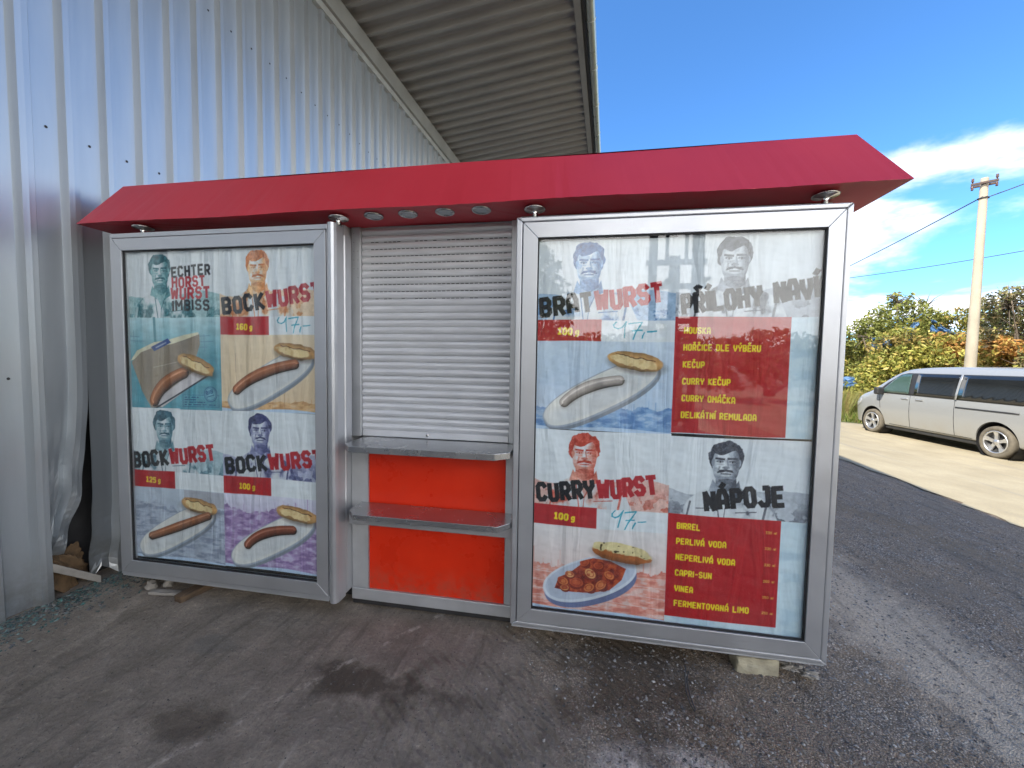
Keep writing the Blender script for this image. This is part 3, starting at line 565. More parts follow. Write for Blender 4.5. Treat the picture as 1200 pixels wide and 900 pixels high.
def sheet(name, x0, x1, y0, y1, inside, mat, dz, step=.25, edge=None):
    xs = np.arange(x0, x1+1e-6, step); ys = np.arange(y0, y1+1e-6, step); Xg, Yg = np.meshgrid(xs, ys)
    if edge is not None: Xg, Yg = edge(Xg, Yg)
    Z = -0.37*np.clip((Xg-1.2)/6.0, 0, 1)+dz
    me = grid_mesh(name, np.stack([Xg, Yg, Z], -1), True); return place(name, me, mat)
def road_edge(X, Y):
    x0 = 4.80+.04*np.sin(Y*.9)+.30*(fbm(Y*0, Y, 2.5, 8, 5)-.5); t = (X-4.4)/(13-4.4); X2 = x0+(13-x0)*t
    top = 15.4-.70*(X2-8.68)+.3*(fbm(X2, X2*0, 1.1, 4)-.5); u = (Y+30)/(60.0); return X2, -30+(top+30)*np.clip(u, 0, 1)
tag(sheet('road', 4.4, 13, -30, 30, None, M['road'], .012, .2, road_edge), kind='structure')
def verge_edge(X, Y):
    low = 15.4-.70*(X-8.68)+.3*(fbm(X, X*0, 1.1, 4)-.5); t = (Y-8)/(40-8); return X, low+.02+(42-low)*t
tag(sheet('grass_verge', 4, 44, 8, 40, None, M['verge'], .016, .4, verge_edge), kind='structure')

# ---- loose stones (stuff)
def stones(name, n, fx, fy, smin, smax, cols, seed, flat=.6, keep=None):
    rng = np.random.RandomState(seed); x = fx(rng, n); y = fy(rng, n)
    if keep is not None: k = keep(x, y, rng); x, y = x[k], y[k]; n = len(x)
    s = smin+(smax-smin)*rng.rand(n)**3
    O = np.array([(1,0,0),(0,1,0),(-1,0,0),(0,-1,0),(0,0,1),(0,0,-1)], float); F = np.array([(0,1,4),(1,2,4),(2,3,4),(3,0,4),(1,0,5),(2,1,5),(3,2,5),(0,3,5)])
    a = rng.rand(n)*6.28; J = 1+.45*(rng.rand(n, 6, 1)-.5); V = O[None]*J*s[:, None, None]; V[..., 0] *= (1+.5*rng.rand(n, 1)); V[..., 2] *= flat
    t = rng.uniform(-.5, .5, (n, 1)); V[..., 2] += V[..., 0]*t
    c, q = np.cos(a)[:, None], np.sin(a)[:, None]; V = np.stack([V[..., 0]*c-V[..., 1]*q, V[..., 0]*q+V[..., 1]*c, V[..., 2]], -1)
    zz = -0.37*np.clip((x-1.2)/6, 0, 1)+(fbm(x, y, 2.2, 3, 5)-.5)*.035+(fbm(x, y, 12, 5, 3)-.5)*.008-.012*np.exp(-((x*.99+y*.12-2.22)/.20)**2)+.012*np.exp(-((x*.99+y*.12-2.55)/.12)**2)
    V += np.stack([x, y, zz+s*.18], -1)[:, None]
    C = np.array(cols)[rng.randint(0, len(cols), n)]*(.6+.8*rng.rand(n, 1)); C = np.repeat(C, 6, 0)
    FF = (F[None]+6*np.arange(n)[:, None, None]).reshape(-1, 3); return soup_mesh(name, V.reshape(-1, 3), FF, C)
grey = [(.17,.16,.15),(.23,.22,.205),(.28,.265,.245),(.10,.095,.09),(.36,.345,.32),(.21,.18,.15)]
def kp(x, y, r):
    inside = (x > -2.8) & (x < 1.1) & (y > 2.2) & (y < 3.2)
    return (x*.9+y*.35+r.normal(0, .25, len(x)) > .62) & ~inside
me = stones('loose_gravel', 60000, lambda r, n: r.uniform(-.5, 4.3, n), lambda r, n: 1.0+r.rand(n)**1.5*5.5, .0018, .0085, grey, 4, .6, kp)
tag(place('loose_gravel', me, M['stone']), 'grey crushed gravel strewn over the yard at right', 'gravel', kind='stuff')
me = stones('loose_grit', 9000, lambda r, n: r.uniform(-3.0, .8, n), lambda r, n: r.uniform(.9, 2.6, n), .0012, .004, [tuple(q*.6 for q in c_) for c_ in grey], 9, .6, None)
tag(place('loose_grit', me, M['stone']), 'scattered grit on the dirty ground before the kiosk', 'grit', kind='stuff')
def kg(x, y, r):
    d = x-(-3.15+.0617*(y-1.765)); return (d > -.02) & (d < .02+.16*np.abs(r.normal(0, 1, len(x)))+.10*(fbm(x, y, 3, 2)-.3)) 
me = stones('glass_shards', 30000, lambda r, n: r.uniform(-3.25, -2.3, n), lambda r, n: r.uniform(1.2, 2.9, n), .0025, .011, [(.05,.11,.10),(.08,.18,.16),(.05,.07,.07),(.18,.26,.24),(.08,.09,.09),(.12,.12,.12),(.18,.175,.165)], 12, .3, kg)
tag(place('glass_shards', me, M['shard']), 'crumbs of broken green glass along the foot of the cladding', 'glass shards', kind='stuff')

# ================================================================ WAREHOUSE
WX, WY, WS = -3.15, 1.765, .0617
wd = Vector((WS, 1, 0)).normalized(); wn = Vector((1, -WS, 0)).normalized()
def wp(y, off, z):   # point on the wall: y along, off outward from the crest plane
    return (WX+WS*(y-WY)+off*wn.x, y+off*wn.y, z)
hall = empty('warehouse', (WX, 6, 0)); tag(hall, 'tall warehouse clad in ribbed galvanised sheet with deep overhanging eaves', 'warehouse')
PER = .2075
def wall_profile(y0, y1):
    out = []; k0 = int(math.floor((y0-1.83)/PER))-1; k1 = int((y1-1.83)/PER)+2
    for k in range(k0, k1):
        b = 1.83+k*PER
        for dy, off in ((0, 0), (.0165, .0006), (.0275, .0014), (.0385, .0006), (.055, 0), (.077, -.04), (.116, -.0405), (.150, -.0405), (.187, -.04)):
            if y0 <= b+dy <= y1: out.append((b+dy, off))
    return out
def wall_sheet(name, y0, y1, z1, zs, deform=None, parent=hall):
    pr = wall_profile(y0, y1); P = np.zeros((len(zs), len(pr), 3))
    for i, z in enumerate(zs):
        for j, (y, off) in enumerate(pr):
            yy, oo, zz = (y, off, z) if deform is None else deform(y, off, z)
            P[i, j] = wp(yy, oo, zz)
    me = grid_mesh(name, P, False); return place(name, me, M['wall'], parent)
def hump(t): return math.exp(-t*t)
def nz1(a, b, s): return float(vnoise(np.array([a]), np.array([b]), s, 31)[0])-.5
def deformA(y, off, z):
    near = max(0, min(1, (4-y)/2))*max(0, min(1, (2.6-z)/2))
    off += near*.020*nz1(y, z, 1.6)+.0012*nz1(y, z, 5)*near
    # the torn edge of this sheet is pushed in and folded to the left towards the ground
    if y > 1.90 and z < 1.5:
        k = min(1, (y-1.90)/.10); f = ((1.5-z)/1.5)**2.0
        off += k*f*(-.02-.05*(y > 1.99))+.020*math.sin(z*17+y*30)*k*f
        y -= k*f*(.115+.02*math.sin(z*9)); z += k*f*.24*min(1, (y-1.80)/.12 if y > 1.8 else 0)
    return y, off, z
zsA = list(np.arange(0, 2.6, .05))+list(np.linspace(2.6, 5.445, 7))
wall_sheet('cladding_sheet', -9.0, 2.0926, 5.5, [max(z, -.0) for z in zsA], deformA)['label'] = 'cladding sheet with its lower corner torn and folded in'
def deformB(y, off, z):
    near = max(0, min(1, (4-y)/2))*max(0, min(1, (2.6-z)/2)); off += near*.014*nz1(y+3, z, 1.6)+.001*nz1(y+3, z, 5)*near
    if y < 2.32 and z < .8:
        f = ((.8-z)/.8)**1.4; k = min(1, (2.32-y)/.12); off += -.02*k*f+.016*math.sin(z*23+y*15)*k*f; y += -.035*k*f*(1-z)
        if z < .16: z = .16-(.16-z)*(.75+.25*math.sin(y*40))
    return y, off, z
wall_sheet('cladding_sheet', 2.0924, 30.0, 5.5, zsA, deformB)
# backing, ends and roof of the hall
mb = MB(); 
for (a, b) in ((-9, 30),):
    p = [wp(a, -.16, 0), wp(b, -.16, 0)]
    mb.add([p[0], p[1], (p[1][0]-18, b, 0), (p[0][0]-18, a, 0)]+[(q[0], q[1], 5.7) for q in (p[0], p[1], (p[1][0]-18, b, 0), (p[0][0]-18, a, 0))], [(0,1,5,4),(1,2,6,5),(2,3,7,6),(3,0,4,7),(4,5,6,7)])
mb.build('inner_wall', M['dark_steel'], hall)
EV = -.24
def ex(y): return EV+WS*(y-5.47)
mb = MB(); Z0, Z1 = 5.74, 6.12
per = .2210; prof = []
k = 0; y = -9.0
while y < 30:
    for dy, h in ((0, 0), (.036, 0), (.042, .004), (.060, .070), (.068, .076), (.178, .076), (.186, .070), (.2150, .004)): prof.append((y+dy, h))
    y += per
P = np.zeros((2, len(prof), 3))
for j, (y, h) in enumerate(prof):
    xw = WX+WS*(y-WY); P[0, j] = (xw-.1, y, Z0+h); P[1, j] = (ex(y)+.005, y, Z1+h)
me = grid_mesh('soffit', P[::-1], False); place('soffit', me, M['soffit'], hall)
def strip(name, f0, mat, y0=-9.0, y1=30.0, bevel=0, parent=hall, solid=0):
    # sweep a closed polygon [(x-offset from line, z)] along the hall
    m = MB(); n = len(f0[1]); vs = []
    for y in (y0, y1): vs += [(f0[0](y)+dx, y, z) for dx, z in f0[1]]
    m.add(vs, [tuple(range(n)), tuple(range(2*n-1, n-1, -1))]+[(i, i+n, (i+1) % n+n, (i+1) % n) for i in range(n)]); return m.build(name, mat, parent, bevel)
cx = lambda y: WX+WS*(y-WY)
strip('wall_head_trim', (cx, [(-.10, 5.42), (.012, 5.42), (.012, 5.50), (-.10, 5.50)]), M['trim_metal'])
strip('wall_plate', (cx, [(-.10, 5.503), (.05, 5.503), (.05, 5.73), (-.10, 5.73)]), M['soffit'])
strip('eave_fascia', (ex, [(0, 6.10), (.085, 6.10), (.085, 6.22), (0, 6.22)]), M['soffit'])
strip('roof', (ex, [(.215, 6.24), (.215, 6.27), (-10, 7.2), (-20.8, 6.2), (-20.8, 6.0), (-2.9, 6.0), (-2.6, 5.98)]), M['trim_metal'])
strip('eave_board', (ex, [(.088, 6.13), (.132, 6.13), (.132, 6.235), (.088, 6.235)]), M['dark_steel'])
mb = MB(); N = 12; ysg = np.arange(-9, 30.1, 3)
for sgn, rr in ((1, .062),):
    vs = []
    for y in ysg:
        for k in range(N+1):
            a = math.pi+math.pi*k/N; vs.append((ex(y)+.200+rr*math.cos(a), y, 6.19+rr*math.sin(a)))
    mb.add(vs, [(i*(N+1)+k, i*(N+1)+k+1, (i+1)*(N+1)+k+1, (i+1)*(N+1)+k) for i in range(len(ysg)-1) for k in range(N)], True)
gut = mb.build('gutter', M['gutter'], hall, recalc=False, solid=.003)
first = None
for i in range(22):
    y = 1.2+.93*i
    if first is None:
        mb = MB(); mb.tube([(ex(y)+.200+.068*math.cos(math.pi+math.pi*k/10), y, 6.19+.068*math.sin(math.pi+math.pi*k/10)) for k in range(11)], .006, 6); first = mb.build('gutter_bracket', M['gutter'], gut, local=True)
        first.data.transform(Matrix.Translation(-Vector((ex(y)+.200, y, 6.19)))); first.location = Vector((ex(y)+.200, y, 6.19))-rootloc(gut)
    else:
        c = first.copy(); COL.objects.link(c); c.parent = gut; c.location = Vector((ex(y)+.200, y, 6.19))-rootloc(gut)
# screws in the troughs
first = None
for zrow in (1.35, 2.85, 4.35):
    for k in range(-2, 26):
        yy = 1.83+k*PER+.134
        if zrow == 1.35 and (1.9 < yy < 2.4 or yy > 2.4): continue
        p = Vector(wp(yy, -.0385, zrow+.01*math.sin(k*5)))
        if first is None:
            mb = MB(); mb.lathe([(0, .005), (.004, .005), (.005, .003), (.007, .002), (.008, 0)], (0, 0, 0), 'x', 10); first = mb.build('cladding_screw', M['dark_steel'], hall, local=True); c = first
        else: c = first.copy(); COL.objects.link(c); c.parent = hall
        c.location = p-rootloc(hall)
# vertical lap line of the sheets : standing edge on every crest
# insulation, hole and the loose strip
def lump(name, c, r, mat, parent=None, seed=1, sub=3, amp=.35, local=False):
    bm = bmesh.new(); bmesh.ops.create_icosphere(bm, subdivisions=sub, radius=1)
    for v in bm.verts:
        p = v.co.copy(); q = 1+amp*(float(fbm(np.array([p.x*1.3+seed]), np.array([p.y*1.3+p.z*1.7]), 1.5, seed, 4)[0])-.5)*2; v.co = Vector((c[0]+p.x*r[0]*q, c[1]+p.y*r[1]*q, c[2]+p.z*r[2]*q))
    me = bpy.data.meshes.new(name); bm.to_mesh(me); bm.free(); return place(name, me, mat, parent)
lump('insulation', wp(1.99, -.10, .14), (.04, .12, .17), M['foam'], hall, 3, 5, 1.0)['label'] = 'yellowed foam insulation showing in the torn cladding'
mb = MB(); a = Vector(wp(1.83, -.01, .24)); b = Vector(wp(2.10, .035, .012)); w = Vector((0, 0, .042)); t = wn*.012
mb.add([a-w*.4, b-w*.3, b+w*.9, a+w*.9, a-w*.4-t, b-w*.3-t, b+w*.9-t, a+w*.9-t], [(0,1,2,3),(7,6,5,4),(0,4,5,1),(1,5,6,2),(2,6,7,3),(3,7,4,0)]); mb.build('bent_strip', M['pale_scrap'], hall, .003)['label'] = 'pale strip hanging loose across the torn corner'

# ================================================================ KIOSK
K = empty('sausage_kiosk', (-.85, 2.055, 0)); tag(K, 'silver framed sausage kiosk with red canopy and poster display cases', 'kiosk')
def frustum(name, mat):
    nx, nyy = 120, 10; mb = MB(); x0, x1, xa, xb = -3.035, 1.345, -2.90, 1.213; y0, y1, ya, yb = 2.0, 3.28, 2.165, 3.12; z0, z1 = 2.29, 2.568; rng = random.Random(4)
    low = [(x0+(x1-x0)*i/nx, y0+rng.uniform(-.0008, .0008)*(0 < i < nx), z0+.0035*math.sin(i*.17)+rng.uniform(-.0012, .0012)) for i in range(nx+1)]
    top = [(xa+(xb-xa)*i/nx, ya, z1+.003*math.sin(i*.11+1)) for i in range(nx+1)]
    n = nx+1; mb.add(low+top, [(i, i+1, n+i+1, n+i) for i in range(nx)])
    l0, l1, t0, t1 = low[0], low[-1], top[0], top[-1]
    mb.add([l0, l1, t0, t1, (x0, y1, z0), (x1, y1, z0), (xa, yb, z1), (xb, yb, z1)], [(0, 2, 6, 4), (1, 5, 7, 3), (4, 6, 7, 5), (2, 3, 7, 6)])
    n2 = len(low); mb.add(low+[(x1, y1, z0), (x0, y1, z0)], [tuple(range(n2+1, -1, -1))])
    return mb.build(name, mat, K)
can = frustum('canopy', M['canopy'])
mb = MB(); mb.box(-2.86, 1.155, 2.212, 3.18, .065, 2.286)
# carve the front : the body is a carcass behind the front wall
mb = MB(); mb.box(-2.86, -1.40, 2.212, 3.18, .065, 2.286); mb.box(-.352, 1.155, 2.212, 3.18, .065, 2.286); mb.box(-1.398, -.354, 2.40, 3.18, .065, 2.286)
mb.build('body', M['body'], K)
def case(x0, x1, z0, z1, dx0, dx1, dz0, dz1, ix0, ix1, iz0, iz1, label):
    mb = MB(); mb.ring(x0, x1, z0, z1, dx0-.004, dx1+.004, dz0-.004, dz1+.004, 2.053, 2.205, .0004); f = mb.build('case_frame', M['alu'], K, .006, 3); f['label'] = label
    mb = MB(); mb.box(dx0-.003, dx1+.003, 2.098, 2.204, dz0-.003, dz1+.003); mb.build('back_panel', M['groove'], f)
    mb = MB(); mb.ring(dx0, dx1, dz0, dz1, ix0, ix1, iz0, iz1, 2.049, 2.088); d = mb.build('case_door', M['alu'], K, .0018, 2)
    mb = MB(); mb.ring(ix0, ix1, iz0, iz1, ix0+.006, ix1-.006, iz0+.006, iz1-.006, 2.058, 2.070, 0); mb.build('rubber_seal', M['black'], d)
    mb = MB(); mb.box(ix0+.005, ix1-.005, 2.0625, 2.0665, iz0+.005, iz1-.005); mb.build('glass_pane', M['glass'], d)
    return f
case(-.348, 1.159, .107, 2.228, -.312, 1.128, .134, 2.199, -.238, 1.060, .206, 2.122, 'wide silver frame of the right display case')
case(-2.866, -1.402, .112, 2.240, -2.848, -1.410, .135, 2.209, -2.780, -1.482, .208, 2.136, 'silver frame of the left display case')
# side column beside the left case
mb = MB(); pts = [(-1.400, 2.130), (-1.400, 2.050), (-1.388, 2.040), (-1.370, 2.038), (-1.357, 2.046), (-1.350, 2.062), (-1.350, 2.130)]
mb.prismz(pts, .100, 2.246); mb.build('corner_column', M['alu'], K, .002)
mb = MB(); mb.prismz([(-1.395, 2.206), (-1.395, 2.139), (-1.362, 2.139), (-1.353, 2.150), (-1.351, 2.206)], .115, 2.205); mb.build('door_post', M['alu'], K, .002)
mb = MB(); mb.box(-1.392, -1.362, 2.128, 2.141, .12, 2.2); mb.build('shadow_joint', M['groove'], K)
mb = MB(); mb.lathe([(0, -.003), (.006, -.003), (.006, 0)], (-1.3525, 2.17, 1.62), 'x', 10); mb.build('lock', M['groove'], K)
# shutter with its guide rails
mb = MB(); z = 1.072; pitch = .0418; k = 0; prof = []
while z < 2.285:
    for t, b in ((0, .0), (.04, .004), (.2, .0085), (.5, .0115), (.78, .0085), (.93, .002), (.97, -.002)):
        prof.append((z+t*pitch, 2.288-b+.0012*math.sin(z*97)))
    z += pitch
mb = MB(); n_ = len(prof); mb.add([(-1.324, y, min(zz, 2.288)) for zz, y in prof]+[(-.412, y, min(zz, 2.288)) for zz, y in prof], [(i, i+n_, i+1+n_, i+1) for i in range(n_-1)])
nfs = len(mb.f); rs = random.Random(3)
for j in range(19, 28):
    zz = 1.072+j*pitch-.0006
    for i in range(30):
        x = -1.27+i*.028
        if j in (19, 27) and rs.random() < .4: continue
        mb.box(x, x+.019, 2.2855, 2.2892, zz-.0012, zz+.0022)
sh = mb.build('shutter', M['shutter'], K, recalc=False); sh.data.materials.append(M['groove'])
for p in sh.data.polygons:
    if p.index >= nfs: p.material_index = 1
mb = MB(); mb.box(-1.322, -.414, 2.276, 2.294, 1.034, 1.073); bb = mb.build('bottom_bar', M['shutter'], K, .003)
mb = MB(); mb.lathe([(0, -.004), (.008, -.004), (.010, -.001), (.010, .001)], (-.905, 2.276, 1.054), 'y', 14); mb.build('lock', M['chrome'], bb)
mb = MB(); mb.box(-.908, -.902, 2.2705, 2.273, 1.050, 1.058); mb.build('keyhole', M['groove'], bb)
mb = MB(); mb.box(-1.385, -1.326, 2.262, 2.40, 1.032, 2.288); mb.build('guide_rail', M['alu_dull'], K, .003)
mb = MB(); mb.box(-.410, -.350, 2.262, 2.40, 1.032, 2.288); mb.build('guide_rail', M['alu_dull'], K, .003)
for i in range(9): mb = MB(); mb.lathe([(0, -.0006), (.002, -.0006), (.002, .001)], (-1.368+.026*(i % 2), 2.262, 2.25-.012*(i*7 % 13)-.02*i), 'y', 8); mb.build('rivet_hole', M['groove'], K)
# lower front wall
mb = MB(); mb.box(-1.350, -1.242, 2.197, 2.255, .119, 1.0); mb.build('front_post', M['alu_dull'], K, .004)
mb = MB(); mb.box(-.411, -.351, 2.197, 2.255, .119, 1.0); mb.build('front_post', M['alu_dull'], K, .004)
mb = MB(); mb.box(-1.350, -.351, 2.192, 2.260, .048, .1185); mb.build('sill_rail', M['alu_dull'], K, .004)
mb = MB(); mb.box(-1.350, -.351, 2.205, 2.40, .015, .046); mb.build('base_skid', M['dark_steel'], K, .003)
mb = MB(); mb.box(-1.240, -.413, 2.206, 2.225, .60, 1.0); mb.build('front_panel', M['red_panel'], K)
mb = MB(); mb.box(-1.240, -.413, 2.206, 2.225, .1195, .58); mb.build('front_panel', M['red_panel'], K)
mb = MB(); mb.box(-1.246, -1.241, 2.196, 2.207, .12, 1.0); mb.build('panel_bead', M['alu'], K, .001)
def shelf(z, yf, ch, xl, xr, xfl, xfr, yb, th, label):
    mb = MB(); mb.prismz([(xl, yb), (xl, yf+ch), (xfl, yf), (xfr, yf), (xr, yf+ch), (xr, yb)], z-th, z); o = mb.build('counter_shelf', M['steel'], K, .002, 2); o['label'] = label; return o
shelf(1.031, 1.985, .062, -1.300, -.360, -1.238, -.430, 2.292, .034, 'upper stainless counter shelf under the shutter')
shelf(.652, 1.995, .070, -1.285, -.352, -1.222, -.414, 2.196, .030, 'lower stainless counter shelf between the red panels')
mb = MB(); mb.box(-1.318, -.352, 2.115, 2.196, .545, .6205); mb.build('shelf_bracket', M['alu'], K, .003)
mb = MB(); mb.lathe([(0, -.004), (.012, -.004), (.012, .002)], (-.86, 2.115, .600), 'y', 12); mb.build('lock', M['groove'], K)
# support frame under the cases
for bx in ((-2.84, 1.13, 2.30, 2.38, .0, .064), (-2.84, 1.13, 3.0, 3.08, -.02, .064)): mb = MB(); mb.box(*bx); mb.build('base_skid', M['dark_steel'], K, .004)
for bx in ((-.34, 1.15, 2.056, 2.204, .098, .1066), (-2.86, -1.41, 2.056, 2.204, .102, .1116)): mb = MB(); mb.box(*bx); mb.build('drip_edge', M['alu_dull'], K)
# canopy standoffs and downlights
for i, (x, y) in enumerate(((-2.655, 2.085), (-1.352, 2.085), (-.262, 2.095), (1.065, 2.10))):
    mb = MB(); zb = 2.236 if x < -1 else 2.224; mb.lathe([(0, 2.284), (.050, 2.284), (.056, 2.279), (.052, 2.273), (.018, 2.268), (.0155, 2.262), (.0155, zb), (.024, zb-.001)], (x, y, 0), 'z', 28); mb.build('standoff', M['chrome'], K)
for x, y in ((-1.150, 2.100), (-.948, 2.094), (-.740, 2.090), (-.541, 2.088)):
    mb = MB(); mb.lathe([(.052, 2.2895), (.052, 2.282), (.046, 2.278), (.040, 2.2785), (.037, 2.285)], (x, y, 0), 'z', 28); d = mb.build('downlight', M['steel'], K)
    mb = MB(); mb.lathe([(0, 2.2815), (.025, 2.282), (.039, 2.2835)], (x, y, 0), 'z', 24); mb.build('lamp_lens', M['lens'], d)
# ---- posters
DESC = dict(A='teal poster of a moustached man and a sausage in a paper bag', B='orange poster of a man, a plated sausage and a 160 g tag', C='grey teal poster of a man, a sausage and a 125 g tag', D='violet poster of a man, a sausage and a 100 g tag',
            E='blue poster of a man and a pale grilled sausage', F='grey poster with a red list of extras', G='red poster of a man and a bowl of sliced curry sausage', H='grey poster with a red list of drinks')
OX = dict(A=(-2.802, 2.132), B=(-2.126, 2.136), C=(-2.802, 1.180), D=(-2.126, 1.183), E=(-.240, 2.112), F=(.434, 2.117), G=(-.238, 1.156), H=(.435, 1.150))
CLIP = dict(A=(-2.776, -1.48), B=(-2.776, -1.478), C=(-2.776, -1.478), D=(-2.776, -1.478), E=(-.234, 1.05), F=(-.234, 1.048), G=(-.234, 1.05), H=(-.234, 1.048))
for k in 'ABCDEFGH':
    step = .0030 if k in 'ABCD' else .0023
    C = np.clip(make_poster(k, step), 0, 1); C = C**2.2*1.05; ny, nx, _ = C.shape
    U, V = np.meshgrid(np.linspace(0, PW, nx), np.linspace(0, PH, ny)); ox, oz = OX[k]
    Yy = 2.0845+.0016*(fbm(U+ord(k), V, 4, 3, 3, 1.6)-.5)*2-(.0010 if k in 'CDGH' else 0)-(.0006 if k in 'BDFH' else 0)
    X = ox+U; m = (X[0] <= CLIP[k][1]+.03) & (X[0] >= CLIP[k][0]-.02)
    P = np.stack([X, Yy, oz-V+.002*np.sin(U*9+ord(k))], -1)[:, m]
    P = P[:, :, :]; me = grid_mesh('poster', P[::-1], True, C[::-1][:, m]); o = place('poster', me, M['poster'], K); o['label'] = DESC[k]
# ================================================================ SMALL THINGS AROUND THE KIOSK
def rough_block(name, x0, x1, y0, y1, z0, z1, mat, seed, amp=.006, rz=0, n=7, parent=None):
    bm = bmesh.new(); bmesh.ops.create_cube(bm, size=1); bmesh.ops.subdivide_edges(bm, edges=bm.edges, cuts=n, use_grid_fill=True)
    c = ((x0+x1)/2, (y0+y1)/2, (z0+z1)/2); d = (x1-x0, y1-y0, z1-z0); rr = Matrix.Rotation(rz, 3, 'Z')
    for v in bm.verts:
        p = Vector((v.co.x*d[0], v.co.y*d[1], v.co.z*d[2])); e = sum(abs(abs(q)-.5) < .01 for q in v.co)
        q = Vector([(float(vnoise(np.array([p.x*7+seed+j*3]), np.array([p.y*7+p.z*9+j]), 6, seed)[0])-.5) for j in range(3)])
        v.co = rr @ (p*(1-.05*max(0, e-1))+q*amp*2)+Vector(c)
    me = bpy.data.meshes.new(name); bm.to_mesh(me); bm.free(); return place(name, me, mat, parent)
tag(rough_block('concrete_block', .775, .975, 2.075, 2.17, -.01, .078, M['block'], 3, .005, .06), 'pale concrete block under the front edge of the right case', 'block')
tag(rough_block('concrete_block', .80, .98, 2.19, 2.40, -.03, .064, M['block'], 5, .006, -.1), 'second pale concrete block just behind the one at the front edge', 'block')
tag(lump('rubble_piece', (1.035, 2.12, .030), (.045, .030, .022), M['pale_scrap'], None, 3, 3, .9), 'grey rubble lump beside the pale concrete block', 'rubble', 'rubble lumps by the right case')
tag(lump('rubble_piece', (1.115, 2.105, .020), (.034, .026, .018), M['pale_scrap'], None, 9, 3, .9), 'rubble lump under the bottom right corner of the case', 'rubble', 'rubble lumps by the right case')
tag(rough_block('timber_plank', -2.33, -2.25, 2.00, 3.0, -.004, .046, M['wood'], 8, .002, -.22), 'dark timber plank sticking out under the left case', 'plank')
tag(rough_block('plaster_scrap', -2.66, -2.46, 2.05, 2.09, .004, .022, M['pale_scrap'], 4, .003, .10, 4), 'long pale scrap lying under the left case', 'scrap')
tag(lump('plaster_scrap', (-2.70, 2.10, .028), (.035, .03, .028), M['pale_scrap'], None, 5, 2, .6), 'round pale scrap lump under the left corner of the left case', 'scrap')
tag(lump('plaster_scrap', (-2.62, 2.14, .025), (.03, .03, .025), M['pale_scrap'], None, 6, 2, .6), 'small pale scrap lump behind the long scrap', 'scrap')
mb = MB(); pts = [(.52, 1.995, .055), (.515, 1.96, .07), (.505, 1.93, .05), (.50, 1.88, .016), (.502, 1.82, .010), (.51, 1.78, .010), (.517, 1.79, .011), (.512, 1.86, .012), (.513, 1.93, .03), (.53, 1.97, .045)]
mb.tube(pts, .0032, 6); tag(mb.build('wire_loop', M['wire'], None), 'thin loop of dark wire lying on the ground before the right case', 'wire')

